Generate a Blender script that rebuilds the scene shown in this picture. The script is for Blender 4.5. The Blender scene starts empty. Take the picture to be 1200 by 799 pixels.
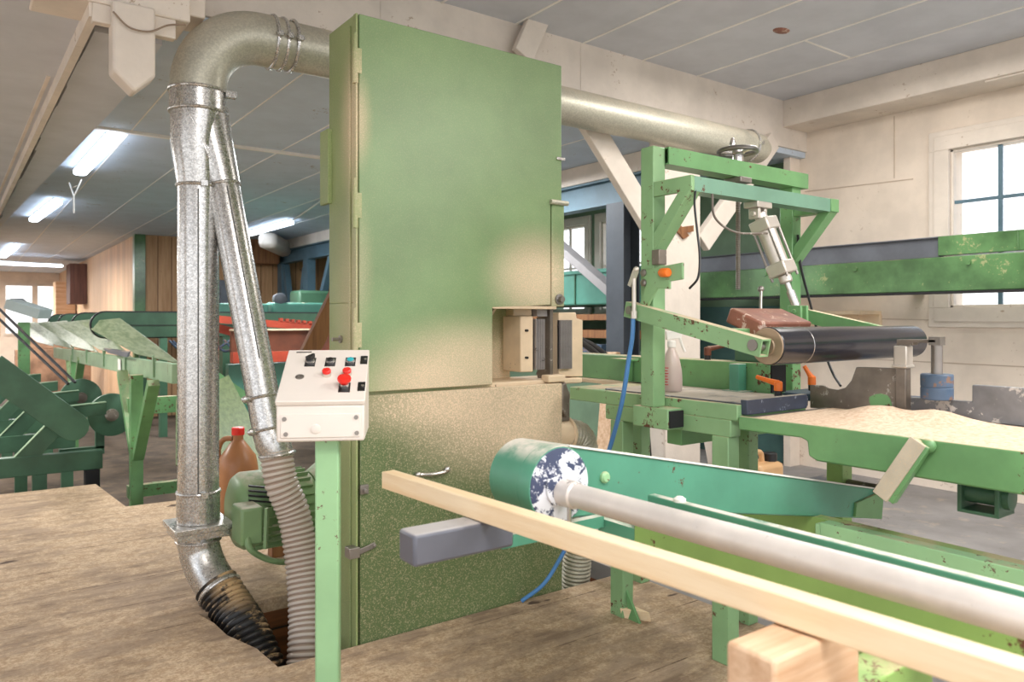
import bpy, bmesh, math, random
from mathutils import Vector as V, Matrix, noise as mnoise
random.seed(4)
C = bpy.context.scene.collection
SC = bpy.context.scene
PI = math.pi
EYE = 1.3
YAW = math.radians(54.0)
FW = V((math.cos(YAW), math.sin(YAW), 0)); RT = V((math.sin(YAW), -math.cos(YAW), 0))

# ------------------------------------------------------------------ survey helpers (sight line -> a real plane of the hall)
def ray(px, py):
    return FW + RT * ((px - 600) / 880) + V((0, 0, (375 - py) / 880))
def onX(px, py, x):
    r = ray(px, py); return V((0, 0, EYE)) + r * (x / r.x)
def onY(px, py, y):
    r = ray(px, py); return V((0, 0, EYE)) + r * (y / r.y)
def onZ(px, py, z):
    r = ray(px, py); return V((0, 0, EYE)) + r * ((z - EYE) / r.z)
def onD(px, py, d):
    return V((0, 0, EYE)) + ray(px, py) * d

# ------------------------------------------------------------------ mesh builder
class MB:
    def __init__(s): s.b = bmesh.new(); s.m = 0
    def mi(s, i): s.m = i; return s
    def _f(s, vs):
        try:
            f = s.b.faces.new(vs); f.material_index = s.m; return f
        except ValueError: return None
    def hexa(s, p):
        v = [s.b.verts.new(q) for q in p]
        for q in ((3, 2, 1, 0), (4, 5, 6, 7), (0, 1, 5, 4), (1, 2, 6, 5), (2, 3, 7, 6), (3, 0, 4, 7)):
            s._f([v[i] for i in q])
        return s
    def box(s, x0, x1, y0, y1, z0, z1):
        return s.hexa([(x0, y0, z0), (x1, y0, z0), (x1, y1, z0), (x0, y1, z0), (x0, y0, z1), (x1, y0, z1), (x1, y1, z1), (x0, y1, z1)])
    def beam(s, p0, p1, w, h, up=(0, 0, 1)):
        p0 = V(p0); p1 = V(p1); d = (p1 - p0).normalized(); up = V(up)
        a = d.cross(up)
        if a.length < 1e-4: a = d.cross(V((1, 0, 0)))
        a.normalize(); u = a.cross(d).normalized()
        q = []
        for p in (p0, p1):
            q.append([p - a * w / 2 - u * h / 2, p + a * w / 2 - u * h / 2, p + a * w / 2 + u * h / 2, p - a * w / 2 + u * h / 2])
        return s.hexa(q[0] + q[1])
    def sqtube(s, p0, p1, w, h, t=.006, up=(0, 0, 1)):
        p0 = V(p0); p1 = V(p1); d = (p1 - p0).normalized(); a = d.cross(V(up)).normalized(); u = a.cross(d).normalized()
        r = []
        for p in (p0, p1):
            for k in (0, t):
                r.append([s.b.verts.new(p + a * sx * (w / 2 - k) + u * sy * (h / 2 - k)) for sx, sy in ((-1, -1), (1, -1), (1, 1), (-1, 1))])
        o0, i0, o1, i1 = r
        for k in range(4):
            n = (k + 1) % 4
            s._f([o0[k], o0[n], o1[n], o1[k]][::-1]); s._f([i0[k], i0[n], i1[n], i1[k]])
            s._f([o0[k], o0[n], i0[n], i0[k]]); s._f([o1[k], o1[n], i1[n], i1[k]][::-1])
        return s
    def prism(s, pts, ext):
        ext = V(ext); n = len(pts)
        a = [s.b.verts.new(p) for p in pts]; b = [s.b.verts.new(V(p) + ext) for p in pts]
        s._f(a[::-1]); s._f(b)
        for i in range(n):
            j = (i + 1) % n; s._f([a[i], a[j], b[j], b[i]])
        return s
    def tube(s, pts, r, seg=16, caps=True):
        pts = [V(p) for p in pts]; n = len(pts)
        rs = r if isinstance(r, (list, tuple)) else [r] * n
        t0 = (pts[1] - pts[0]).normalized()
        a = t0.orthogonal().normalized(); rings = []
        for i, p in enumerate(pts):
            t = (pts[min(i + 1, n - 1)] - pts[max(i - 1, 0)])
            t = t.normalized() if t.length > 1e-9 else t0
            a = (a - t * a.dot(t)).normalized(); c = t.cross(a)
            rings.append([s.b.verts.new(p + (a * math.cos(2 * PI * k / seg) + c * math.sin(2 * PI * k / seg)) * rs[i]) for k in range(seg)])
        for i in range(n - 1):
            for k in range(seg):
                m = (k + 1) % seg
                s._f([rings[i][k], rings[i][m], rings[i + 1][m], rings[i + 1][k]])
        if caps: s._f(rings[0][::-1]); s._f(rings[-1])
        return s
    def cyl(s, p0, p1, r, seg=24, r2=None):
        return s.tube([p0, p1], [r, r if r2 is None else r2], seg)
    def lathe(s, base, axis, prof, seg=24):
        base = V(base); ax = V(axis).normalized()
        a = ax.orthogonal().normalized(); c = ax.cross(a); rings = []
        for r, h in prof:
            r = max(r, 1e-4)
            rings.append([s.b.verts.new(base + ax * h + (a * math.cos(2 * PI * k / seg) + c * math.sin(2 * PI * k / seg)) * r) for k in range(seg)])
        for i in range(len(rings) - 1):
            for k in range(seg):
                m = (k + 1) % seg
                s._f([rings[i][k], rings[i][m], rings[i + 1][m], rings[i + 1][k]])
        s._f(rings[0][::-1]); s._f(rings[-1])
        return s
    def torus(s, c, axis, R, r, seg=32, sub=8):
        c = V(c); ax = V(axis).normalized(); a = ax.orthogonal().normalized(); b = ax.cross(a); rings = []
        for i in range(seg):
            t = 2 * PI * i / seg; d = a * math.cos(t) + b * math.sin(t)
            rings.append([s.b.verts.new(c + d * (R + r * math.cos(2 * PI * k / sub)) + ax * r * math.sin(2 * PI * k / sub)) for k in range(sub)])
        for i in range(seg):
            for k in range(sub):
                s._f([rings[i][k], rings[(i + 1) % seg][k], rings[(i + 1) % seg][(k + 1) % sub], rings[i][(k + 1) % sub]])
        return s
    def ball(s, c, r, sc=(1, 1, 1), seg=14):
        M = Matrix.Translation(V(c)) @ Matrix.Diagonal((r * sc[0], r * sc[1], r * sc[2], 1))
        g = bmesh.ops.create_uvsphere(s.b, u_segments=seg, v_segments=seg // 2 + 1, radius=1, matrix=M)
        for v in g['verts']:
            for f in v.link_faces: f.material_index = s.m
        return s
    def sheet(s, q, t, n=8, bow=0):
        """a bent plate through four corners, with thickness t"""
        q = [V(p) for p in q]; nn = (q[1] - q[0]).cross(q[3] - q[0]).normalized(); top = []; bot = []
        for i in range(n + 1):
            f = i / n; l = q[0].lerp(q[3], f); r = q[1].lerp(q[2], f); o = nn * bow * math.sin(PI * f)
            top.append((s.b.verts.new(l + o + nn * t / 2), s.b.verts.new(r + o + nn * t / 2)))
            bot.append((s.b.verts.new(l + o - nn * t / 2), s.b.verts.new(r + o - nn * t / 2)))
        for i in range(n):
            s._f([top[i][0], top[i][1], top[i + 1][1], top[i + 1][0]]); s._f([bot[i][1], bot[i][0], bot[i + 1][0], bot[i + 1][1]])
            s._f([top[i][1], bot[i][1], bot[i + 1][1], top[i + 1][1]]); s._f([bot[i][0], top[i][0], top[i + 1][0], bot[i + 1][0]])
        s._f([top[0][0], bot[0][0], bot[0][1], top[0][1]]); s._f([top[n][1], bot[n][1], bot[n][0], top[n][0]])
        return s
    def build(s, name, mats, parent=None, bevel=0, smooth=35):
        if not isinstance(mats, (list, tuple)): mats = [mats]
        bmesh.ops.recalc_face_normals(s.b, faces=s.b.faces)
        off = V((0, 0, 0))
        if parent is not None:
            p = parent
            while p.parent: p = p.parent
            if not p.get('_local'): off = p.location.copy() if p.type == 'EMPTY' else V(p.location)
        else:
            vs = [v.co for v in s.b.verts]
            off = V(((min(v.x for v in vs) + max(v.x for v in vs)) / 2, (min(v.y for v in vs) + max(v.y for v in vs)) / 2, min(v.z for v in vs)))
        for v in s.b.verts: v.co -= off
        me = bpy.data.meshes.new(name); s.b.to_mesh(me); s.b.free()
        for m in mats: me.materials.append(m)
        if smooth:
            me.polygons.foreach_set('use_smooth', [True] * len(me.polygons)); me.set_sharp_from_angle(angle=math.radians(smooth))
        o = bpy.data.objects.new(name, me); C.objects.link(o)
        if parent is None: o.location = off
        else: o.parent = parent
        if bevel:
            b = o.modifiers.new('edge', 'BEVEL'); b.width = bevel; b.segments = 2; b.limit_method = 'ANGLE'; b.angle_limit = math.radians(40); b.harden_normals = False
        return o

def tag(o, label=None, cat=None, group=None, kind=None):
    if label: o['label'] = label
    if cat: o['category'] = cat
    if group: o['group'] = group
    if kind: o['kind'] = kind
    return o
def thing(name, loc, label, cat, group=None, rz=0):
    o = bpy.data.objects.new(name, None); C.objects.link(o); o.location = loc; o.rotation_euler.z = rz; o.empty_display_size = .1
    return tag(o, label, cat, group)
def struct(mb, name, mats, bevel=0, smooth=35):
    return tag(mb.build(name, mats, None, bevel, smooth), kind='structure')
def copy_tree(o, parent=None):
    c = o.copy(); C.objects.link(c)
    if parent: c.parent = parent
    for ch in list(o.children): copy_tree(ch, c)
    return c
def curve(pts, n=10):
    """Catmull-Rom through the points"""
    P = [V(p) for p in pts]; P = [P[0] * 2 - P[1]] + P + [P[-1] * 2 - P[-2]]; out = []
    for i in range(1, len(P) - 2):
        for k in range(n):
            t = k / n
            out.append(.5 * ((2 * P[i]) + (P[i + 1] - P[i - 1]) * t + (2 * P[i - 1] - 5 * P[i] + 4 * P[i + 1] - P[i + 2]) * t * t + (3 * P[i] - P[i - 1] - 3 * P[i + 1] + P[i + 2]) * t ** 3))
    out.append(P[-2]); return out
def ribbed(pts, pitch, r, amp, mats, seg=24):
    P = [V(p) for p in pts]; L = [0]
    for a, b_ in zip(P[:-1], P[1:]): L.append(L[-1] + (b_ - a).length)
    n = int(L[-1] / (pitch / 4)); out = []; rr = []; k = 0
    for i in range(n + 1):
        s_ = L[-1] * i / n
        while k < len(L) - 2 and L[k + 1] < s_: k += 1
        f = (s_ - L[k]) / max(1e-9, L[k + 1] - L[k]); out.append(P[k].lerp(P[k + 1], f)); rr.append(r + (amp, amp * .5, -amp, amp * .5)[i % 4])
    b = MB().tube(out, rr, seg)
    if len(mats) > 1:
        for j, f in enumerate(b.b.faces):
            ring = j // seg
            if ring < n and ring % 4 in (1, 2): f.material_index = 1
    return b
def arc(cx, cy, r, a0, a1, n=10):
    return [(cx + r * math.cos(math.radians(a0 + (a1 - a0) * i / n)), cy + r * math.sin(math.radians(a0 + (a1 - a0) * i / n))) for i in range(n + 1)]

# ------------------------------------------------------------------ materials
def lin(c):
    return tuple(((v / 255) / 12.92 if v <= 10 else (((v / 255) + .055) / 1.055) ** 2.4) for v in c) + (1,)
class NT:
    def __init__(s, name):
        s.mat = bpy.data.materials.new(name); s.mat.use_nodes = True; s.t = s.mat.node_tree; s.n = s.t.nodes; s.l = s.t.links
        s.p = s.n['Principled BSDF']; s.co = s.n.new('ShaderNodeTexCoord'); s.coord = s.co.outputs['Object']
    def node(s, typ, **k):
        n = s.n.new(typ)
        for a, v in k.items(): setattr(n, a, v)
        return n
    def put(s, sock, v):
        if hasattr(v, 'links'): s.l.new(v, sock)
        else: sock.default_value = v
    def noise(s, scale, detail=4, rough=.6, stretch=None, coord=None):
        n = s.node('ShaderNodeTexNoise'); n.inputs['Scale'].default_value = scale; n.inputs['Detail'].default_value = detail; n.inputs['Roughness'].default_value = rough
        c = coord or s.coord
        if stretch:
            m = s.node('ShaderNodeMapping'); m.inputs['Scale'].default_value = stretch; s.l.new(c, m.inputs['Vector']); c = m.outputs[0]
        s.l.new(c, n.inputs['Vector']); return n.outputs['Fac']
    def ramp(s, f, a, b):
        n = s.node('ShaderNodeMapRange', interpolation_type='SMOOTHSTEP'); n.inputs['From Min'].default_value = a; n.inputs['From Max'].default_value = b
        s.l.new(f, n.inputs['Value']); return n.outputs[0]
    def math(s, op, a, b=0.0):
        n = s.node('ShaderNodeMath', operation=op); s.put(n.inputs[0], a); s.put(n.inputs[1], b); n.use_clamp = op in ('ADD',); return n.outputs[0]
    def mix(s, f, a, b):
        n = s.node('ShaderNodeMix', data_type='RGBA'); s.put(n.inputs['Factor'], f); s.put(n.inputs['A'], a); s.put(n.inputs['B'], b); return n.outputs['Result']
    def up(s, lo=.55, hi=.95):
        g = s.node('ShaderNodeNewGeometry'); x = s.node('ShaderNodeSeparateXYZ'); s.l.new(g.outputs['Normal'], x.inputs[0]); return s.ramp(x.outputs['Z'], lo, hi)
    def bump(s, h, strength, dist=.01):
        n = s.node('ShaderNodeBump'); n.inputs['Strength'].default_value = strength; n.inputs['Distance'].default_value = dist; s.l.new(h, n.inputs['Height']); s.l.new(n.outputs[0], s.p.inputs['Normal'])
    def near(s, c, r0, r1, sc=(1, 1, 1)):
        """1 at object-space point c falling to 0 at the rim: a patch of settled dust"""
        a = s.node('ShaderNodeVectorMath', operation='SUBTRACT'); s.l.new(s.coord, a.inputs[0]); a.inputs[1].default_value = c
        m = s.node('ShaderNodeVectorMath', operation='MULTIPLY'); s.l.new(a.outputs[0], m.inputs[0]); m.inputs[1].default_value = sc
        l = s.node('ShaderNodeVectorMath', operation='LENGTH'); s.l.new(m.outputs[0], l.inputs[0]); return s.ramp(l.outputs['Value'], r1, r0)

SAND = lin((222, 190, 150))
def paint(name, c, rough=.42, vary=.12, chips=0, chipc=(96, 58, 40), dust=0, dustc=(214, 190, 160), metal=0, speck=0, bump=0, spec=.5, nscale=3.):
    t = NT(name); col = lin(c)
    dk = tuple(v * (1 - vary * 1.6) for v in col[:3]) + (1,); lt = tuple(min(1, v * (1 + vary)) for v in col[:3]) + (1,)
    base = t.mix(t.ramp(t.noise(nscale, 5), .3, .7), dk, lt); ro = rough
    if speck: base = t.mix(t.math('MULTIPLY', t.ramp(t.noise(300, 2), .52, .7), speck), base, SAND)
    if chips:
        f = t.ramp(t.math('ADD', t.math('MULTIPLY', t.noise(26, 6, .75), .62), t.math('MULTIPLY', t.noise(3.1, 3), .38)), .625 - chips * .17, .65 - chips * .17)
        base = t.mix(f, base, lin(chipc)); ro = t.math('ADD', t.math('MULTIPLY', f, .35), rough)
    if dust:
        f = t.math('MULTIPLY', t.up(), t.math('MULTIPLY', t.ramp(t.noise(7, 6, .7), .68 - dust * .5, .86 - dust * .4), min(1, dust * 1.15)))
        base = t.mix(f, base, lin(dustc)); ro = t.math('ADD', t.math('MULTIPLY', f, .4), ro)
    t.l.new(base, t.p.inputs['Base Color']); t.put(t.p.inputs['Roughness'], ro); t.p.inputs['Metallic'].default_value = metal
    t.p.inputs['Specular IOR Level'].default_value = spec
    if bump: t.bump(t.noise(40, 4), bump, .004)
    return t.mat
def plain(name, c, rough=.5, metal=0, **k): return paint(name, c, rough, k.pop('vary', .05), metal=metal, **k)
def emit(name, c, st):
    t = NT(name); t.p.inputs['Base Color'].default_value = lin(c); t.p.inputs['Emission Color'].default_value = lin(c); t.p.inputs['Emission Strength'].default_value = st; return t.mat
def wood(name, a, b, scale=2., axis='X', rough=.6, knots=0, planks=None):
    t = NT(name); st = {'X': (1, 16, 16), 'Y': (16, 1, 16), 'Z': (16, 16, 1)}[axis]
    f = t.ramp(t.noise(scale, 6, .65, st), .32, .7); base = t.mix(f, lin(a), lin(b))
    if knots:
        base = t.mix(t.ramp(t.noise(5.5, 1, .5), .72, .78), base, lin((112, 70, 44)))
    if planks:   # (world axis, width, groove colour)
        x = t.node('ShaderNodeSeparateXYZ'); t.l.new(t.coord, x.inputs[0])
        w = t.math('DIVIDE', x.outputs[planks[0]], planks[1]); fr = t.math('FRACT', w)
        fl = t.math('FLOOR', w); wn = t.node('ShaderNodeTexWhiteNoise', noise_dimensions='1D'); t.l.new(fl, wn.inputs['W'])
        base = t.mix(t.math('MULTIPLY', wn.outputs['Value'], .35), base, lin(tuple(v * .72 for v in a)))
        base = t.mix(t.math('GREATER_THAN', fr, .94), base, lin(planks[2]))
    t.l.new(base, t.p.inputs['Base Color']); t.p.inputs['Roughness'].default_value = rough
    t.bump(f, .15, .004); return t.mat

def galv(name, c=(206, 204, 201), rough=.2, dust=.3, spang=1., met=.85, lo=.86):
    t = NT(name); vo = t.node('ShaderNodeTexVoronoi'); vo.inputs['Scale'].default_value = 150 * spang; t.l.new(t.coord, vo.inputs['Vector'])
    sx = t.node('ShaderNodeSeparateColor'); t.l.new(vo.outputs['Color'], sx.inputs[0])
    g = t.ramp(t.math('ADD', t.math('MULTIPLY', sx.outputs[0], .6), t.math('MULTIPLY', t.noise(3, 4, .6), .4)), .2, .85)
    base = t.mix(g, lin(tuple(v * lo for v in c)), lin(tuple(min(255, v * 1.05) for v in c)))
    f = t.math('MULTIPLY', t.up(-.1, .8), t.math('MULTIPLY', t.ramp(t.noise(6, 6, .7), .3, .6), dust)); base = t.mix(f, base, lin((212, 196, 172)))
    t.l.new(base, t.p.inputs['Base Color']); t.put(t.p.inputs['Metallic'], t.math('SUBTRACT', met, t.math('MULTIPLY', f, met * .9)))
    t.put(t.p.inputs['Roughness'], t.math('ADD', t.math('MULTIPLY', f, .4), t.math('ADD', t.math('MULTIPLY', sx.outputs[1], .14), rough))); t.bump(t.noise(30, 3), .04, .003); return t.mat

M = {}
M['white_paint'] = paint('white_limewash', (226, 212, 197), .8, .06, chips=.04, chipc=(204, 186, 168), bump=.25, spec=.2)
M['white_wood'] = paint('white_painted_timber', (222, 211, 199), .7, .06, chips=.1, chipc=(186, 166, 146), bump=.3, spec=.2)
M['ceil'] = paint('ceiling_board', (204, 206, 212), .85, .04, spec=.2, bump=.08)
M['ceil_rear'] = paint('rear_ceiling_board', (196, 208, 222), .8, .04, chips=.12, chipc=(150, 140, 130), spec=.2, bump=.08)
M['batten'] = plain('batten_white', (240, 236, 230), .7)
M['green_light'] = paint('light_green_enamel', (134, 172, 124), .38, .08, chips=.3, dust=.75)
M['green_post'] = paint('pale_green_enamel', (156, 200, 150), .4, .06, chips=.25, chipc=(110, 76, 66), dust=.5)
M['green_mid'] = paint('mid_green_enamel', (110, 158, 104), .36, .12, chips=.22, dust=.75)
M['green_teal'] = paint('teal_green_enamel', (84, 148, 122), .36, .08, chips=.05, dust=.8, dustc=(226, 216, 204))
M['green_beam'] = paint('grass_green_enamel', (82, 120, 74), .28, .28, chips=.22, chipc=(150, 156, 110), dust=.5)
M['green_dark'] = paint('dark_green_enamel', (66, 102, 78), .45, .15, dust=.4, dustc=(150, 160, 130))
M['green_olive'] = wood('olive_worn_steel', (150, 160, 128), (104, 122, 88), 2.2, 'Y', .4)
M['green_pale'] = paint('faded_green_enamel', (146, 174, 140), .45, .12, chips=.12, dust=.4)
M['green_yellow'] = paint('yellow_green_enamel', (138, 172, 96), .4, .1, chips=.3, dust=.6)
M['green_wall'] = paint('dark_green_wall_paint', (112, 136, 110), .7, .1)
M['teal_wall'] = paint('teal_wall_paint', (70, 104, 100), .7, .12)
M['turq'] = paint('turquoise_machine_enamel', (84, 142, 126), .4, .1, dust=.4)
M['steel_blue'] = paint('blue_grey_steel_paint', (84, 112, 126), .5, .12, dust=.4)
M['steel_dark'] = paint('charcoal_steel_paint', (70, 76, 84), .5, .12, dust=.3)
M['grey_channel'] = paint('grey_channel_paint', (94, 98, 106), .45, .15, dust=.5)
M['red'] = paint('red_oxide_paint', (186, 70, 44), .5, .18, dust=.6)
M['rust'] = paint('brown_rusty_steel', (108, 58, 36), .6, .25, dust=.6)
M['worn'] = paint('worn_brown_block', (140, 88, 70), .55, .25, chips=.5, chipc=(200, 176, 160), dust=.4)
M['black_rubber'] = paint('black_rubber', (34, 34, 36), .5, .2, dust=.35)
M['black'] = plain('black_plastic', (26, 26, 28), .4)
M['dark_in'] = plain('near_black_fill', (30, 30, 32), .8)  # near-black for the shade inside tube ends, also on a flange and socket
M['chrome'] = plain('bright_steel', (200, 196, 192), .25, .9)
M['wheel'] = plain('worn_dark_chrome', (128, 126, 122), .3, .9)
M['alu'] = paint('cast_aluminium', (206, 198, 188), .38, .08, metal=.55, dust=.3)
M['steel'] = paint('bare_steel', (150, 144, 138), .38, .15, metal=.8, dust=.4)
M['steel_plate'] = paint('worn_dark_steel', (132, 122, 112), .42, .28, metal=.5, chips=.35, chipc=(190, 184, 176), dust=.3)
M['guide_bar'] = paint('scuffed_grey_bar', (126, 126, 128), .5, .28, chips=.5, chipc=(196, 190, 184), dust=.3)
M['slab'] = paint('scuffed_blue_black_edge', (66, 74, 92), .5, .25, chips=.42, chipc=(150, 158, 172), dust=.9, dustc=(196, 184, 170))
M['galv'] = galv('galvanised_duct')
M['galv_dull'] = galv('dull_galvanised_duct', (190, 187, 172), .4, .5, 1., .6, .95)
M['cream'] = paint('dusty_cream_enamel', (228, 204, 172), .6, .1, chips=.1, dust=.6)
M['box'] = paint('light_grey_enclosure', (232, 222, 212), .4, .03, dust=.12)
M['red_btn'] = plain('red_push_button', (226, 44, 34), .3)
M['teal_btn'] = plain('turquoise_push_button', (40, 170, 180), .35)
M['orange'] = plain('orange_plastic', (246, 122, 36), .35)
M['blue_weight'] = paint('worn_blue_paint', (72, 92, 116), .45, .2, chips=.5, chipc=(120, 96, 84), dust=.3)
M['blue_hose'] = plain('blue_air_hose', (72, 124, 178), .4)
M['blue_pale'] = plain('pale_blue_hose', (128, 170, 178), .4)
M['bar_grey'] = paint('slate_grey_enamel', (96, 98, 108), .35, .08, dust=.8, dustc=(186, 182, 180))
M['pipe_white'] = paint('dusty_worn_steel_roller', (214, 207, 201), .38, .12, metal=.2, dust=.5, dustc=(232, 222, 212), chips=.15, chipc=(130, 120, 115))
M['flange'] = paint('chipped_blue_black_flange', (62, 70, 98), .45, .1, chips=.6, chipc=(222, 224, 230))
M['roller'] = paint('black_polished_roller', (30, 31, 40), .22, .25, dust=.15, spec=.6)
M['roller_end'] = paint('brass_brown_roller_end', (158, 136, 112), .4, .12, metal=.4)
M['pine'] = wood('fresh_pine', (242, 220, 186), (232, 202, 160), 1.6, 'Y')
M['pine_end'] = wood('sawn_timber', (224, 192, 160), (196, 154, 118), 1.6, 'X')
M['old_wood'] = wood('brown_old_timber', (150, 104, 64), (112, 70, 42), 2., 'Z')
M['pit_wood'] = wood('oiled_pit_boards', (140, 84, 46), (88, 50, 28), 1.6, 'X', planks=('Z', .16, (40, 24, 14)))
M['clad_side'] = wood('pine_cladding_lit', (232, 196, 160), (214, 172, 134), 1.5, 'Z', planks=('Y', .3, (196, 150, 112)))  # lighter cladding copy, the light on this face put into its colour
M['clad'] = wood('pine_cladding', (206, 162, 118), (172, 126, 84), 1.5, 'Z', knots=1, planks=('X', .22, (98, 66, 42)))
M['jug'] = paint('amber_jug_plastic', (170, 116, 74), .35, .12, dust=.3)
M['tan_can'] = paint('tan_jerrycan_plastic', (206, 164, 118), .4, .08, dust=.3)
M['motor'] = paint('motor_green_enamel', (128, 158, 110), .42, .1, chips=.12, dust=.7, dustc=(205, 196, 176))
M['brown_cab'] = wood('brown_wall_cupboard', (112, 74, 62), (84, 54, 46), 1.6, 'Z')
M['lamp'] = emit('lit_fluorescent_diffuser', (228, 240, 255), 9)
M['lamp_body'] = plain('lamp_housing_white', (205, 205, 200), .5)
M['yellow'] = plain('yellow_paint', (196, 146, 44), .5)
M['paper'] = plain('paper_label', (236, 232, 226), .8)
M['stone'] = paint('rough_grey_brown_stone', (150, 118, 96), .9, .3, dust=.7, bump=.6)
M['concrete'] = paint('grey_concrete', (138, 134, 132), .8, .14, dust=.3, chips=.1, chipc=(104, 100, 98), nscale=2, bump=.2)
M['trough'] = plain('pale_grey_sheet', (184, 196, 192), .5)
M['pad'] = paint('ribbed_grey_pad', (150, 144, 142), .45, .2, metal=.3, chips=.3, chipc=(90, 84, 84))
M['seafoam'] = paint('sea_green_enamel', (112, 152, 130), .36, .08, chips=.08, dust=.7)
M['grey_wood'] = paint('grey_painted_timber', (150, 146, 146), .7, .08)
M['dusty'] = paint('dust_caked_steel', (196, 184, 164), .8, .12, speck=.4)
M['olive_dark'] = wood('dark_olive_steel', (112, 124, 82), (84, 98, 62), 2.2, 'Y', .45)
M['seam'] = plain('dull_seam_metal', (104, 104, 102), .45, .6)
M['web'] = plain('dusty_cobweb', (226, 222, 216), .9)
M['wire'] = plain('dusty_wire', (150, 130, 112), .7)
M['timber_end'] = wood('pale_end_grain', (236, 208, 180), (216, 178, 146), 3, 'X')

# clear ribbed hose
t = NT('clear_ribbed_hose'); t.p.inputs['Base Color'].default_value = lin((226, 214, 202)); t.p.inputs['Roughness'].default_value = .2; t.p.inputs['Transmission Weight'].default_value = .25; t.p.inputs['IOR'].default_value = 1.25; M['clear_hose'] = t.mat; M['hose_groove'] = plain('hose_wire_groove', (172, 152, 136), .3)
t = NT('dusty_black_hose'); f = t.math('MULTIPLY', t.up(-.2, .6), t.ramp(t.noise(9, 5, .7, (1, 1, 2)), .5, .6)); f2 = t.near((-.02, .10, .68), .05, .17); f = t.math('ADD', t.math('MULTIPLY', f, .8), t.math('MULTIPLY', f2, t.ramp(t.noise(16, 4), .36, .5)))
t.l.new(t.mix(f, lin((34, 32, 32)), lin((206, 172, 128))), t.p.inputs['Base Color']); t.p.inputs['Roughness'].default_value = .45; M['black_hose'] = t.mat
t = NT('translucent_white_plastic'); t.p.inputs['Base Color'].default_value = lin((232, 214, 206)); t.p.inputs['Roughness'].default_value = .3; t.p.inputs['Transmission Weight'].default_value = .35; M['bottle'] = t.mat
t = NT('window_glass'); t.p.inputs['Base Color'].default_value = (1, 1, 1, 1); t.p.inputs['Roughness'].default_value = .02; t.p.inputs['Transmission Weight'].default_value = 1; t.p.inputs['IOR'].default_value = 1.05; M['glass'] = t.mat

# sawdust-covered boards
FLOOR_OFF = .55 - .37 * 60   # board joints, one of them 0.1 m in front of the pit edge
t = NT('sawdust_boards'); x = t.node('ShaderNodeSeparateXYZ'); t.l.new(t.coord, x.inputs[0])
bw = t.ramp(t.noise(1.4, 6, .65, (1, 9, 1)), .3, .7)
board = t.mix(bw, lin((172, 150, 128)), lin((132, 112, 94)))
y = t.math('FRACT', t.math('DIVIDE', t.math('SUBTRACT', x.outputs['Y'], FLOOR_OFF), .37)); seam = t.math('LESS_THAN', y, .022)
t1 = t.noise(.9, 5, .7); t2 = t.noise(4.5, 7, .75, (1, 2.2, 1)); cover = t.ramp(t.math('ADD', t.math('MULTIPLY', t1, .5), t.math('MULTIPLY', t2, .5)), .40, .56)
fine = t.noise(90, 4, .7)
dust = t.mix(t.ramp(t.math('ADD', t.math('MULTIPLY', fine, .5), t.math('MULTIPLY', t.noise(22, 5, .8), .5)), .4, .6), lin((174, 146, 116)), lin((216, 191, 160)))
b2 = t.mix(t.math('MULTIPLY', seam, .5), board, lin((72, 54, 42)))
col = t.mix(t.math('MULTIPLY', cover, .86), b2, dust)
col = t.mix(t.ramp(t.noise(3.1, 3, .5, (1, 1.7, 1)), .70, .73), col, lin((92, 76, 66)))
dark = t.math('MULTIPLY', t.ramp(t.noise(2.6, 7, .75, (1, 2.4, 1)), .57, .72), .6)
col = t.mix(dark, col, lin((118, 94, 76)))
col = t.mix(t.math('MULTIPLY', t.math('MULTIPLY', seam, t.ramp(t.noise(1.1, 5, .7), .52, .58)), .8), col, lin((70, 52, 42)))
col = t.mix(t.math('MULTIPLY', t.ramp(t.noise(34, 5, .8, (1, 2, 1)), .54, .66), .55), col, lin((128, 104, 84)))
t.l.new(col, t.p.inputs['Base Color']); t.p.inputs['Roughness'].default_value = .9; t.p.inputs['Specular IOR Level'].default_value = .15
t.bump(t.math('ADD', t.math('MULTIPLY', fine, .4), t.math('MULTIPLY', t2, .6)), .5, .012); M['floor'] = t.mat
t = NT('loose_sawdust'); t.l.new(t.mix(t.ramp(t.noise(60, 5, .7), .35, .65), lin((206, 174, 144)), lin((230, 206, 182))), t.p.inputs['Base Color']); t.p.inputs['Roughness'].default_value = .95; t.bump(t.noise(70, 4), .5, .006); M['sawdust'] = t.mat
M['low_floor'] = paint('shadowed_lower_boards', (92, 76, 62), .85, .25, dust=.4, dustc=(140, 120, 98), bump=.3)  # brown boards with dust, base darkened to stand in for the shadow

# the resaw's enamel with its sawdust patches (object space = offset from the base at 1.8, 2.95, 0)
def saw_mat(name, c, patches, speck, rough=.36):
    t = NT(name); col = lin(c)
    base = t.mix(t.ramp(t.noise(1.6, 4), .3, .7), tuple(v * .86 for v in col[:3]) + (1,), tuple(v * 1.12 for v in col[:3]) + (1,))
    base = t.mix(t.math('MULTIPLY', t.ramp(t.noise(14, 5, .7, (1, 1, 2)), .62, .8), .25), base, lin((150, 172, 118)))
    fs = None
    for p, r0, r1, st, sc in patches:
        f = t.math('MULTIPLY', t.near(p, r0, r1, sc), st); fs = f if fs is None else t.math('ADD', fs, f)
    g = t.noise(190, 3, .75); fine = t.ramp(g, .42, .62)
    fs = t.math('MULTIPLY', fs, t.math('ADD', t.math('MULTIPLY', fine, .3), .7))
    fs = t.math('ADD', fs, t.math('MULTIPLY', t.ramp(g, .50, .66), speck))
    t.l.new(t.mix(fs, base, lin((226, 202, 172))), t.p.inputs['Base Color']); t.put(t.p.inputs['Roughness'], t.math('ADD', t.math('MULTIPLY', fs, .5), rough)); t.bump(t.noise(220, 2), .06, .002); return t.mat
U = (1, 1, 1)
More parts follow.
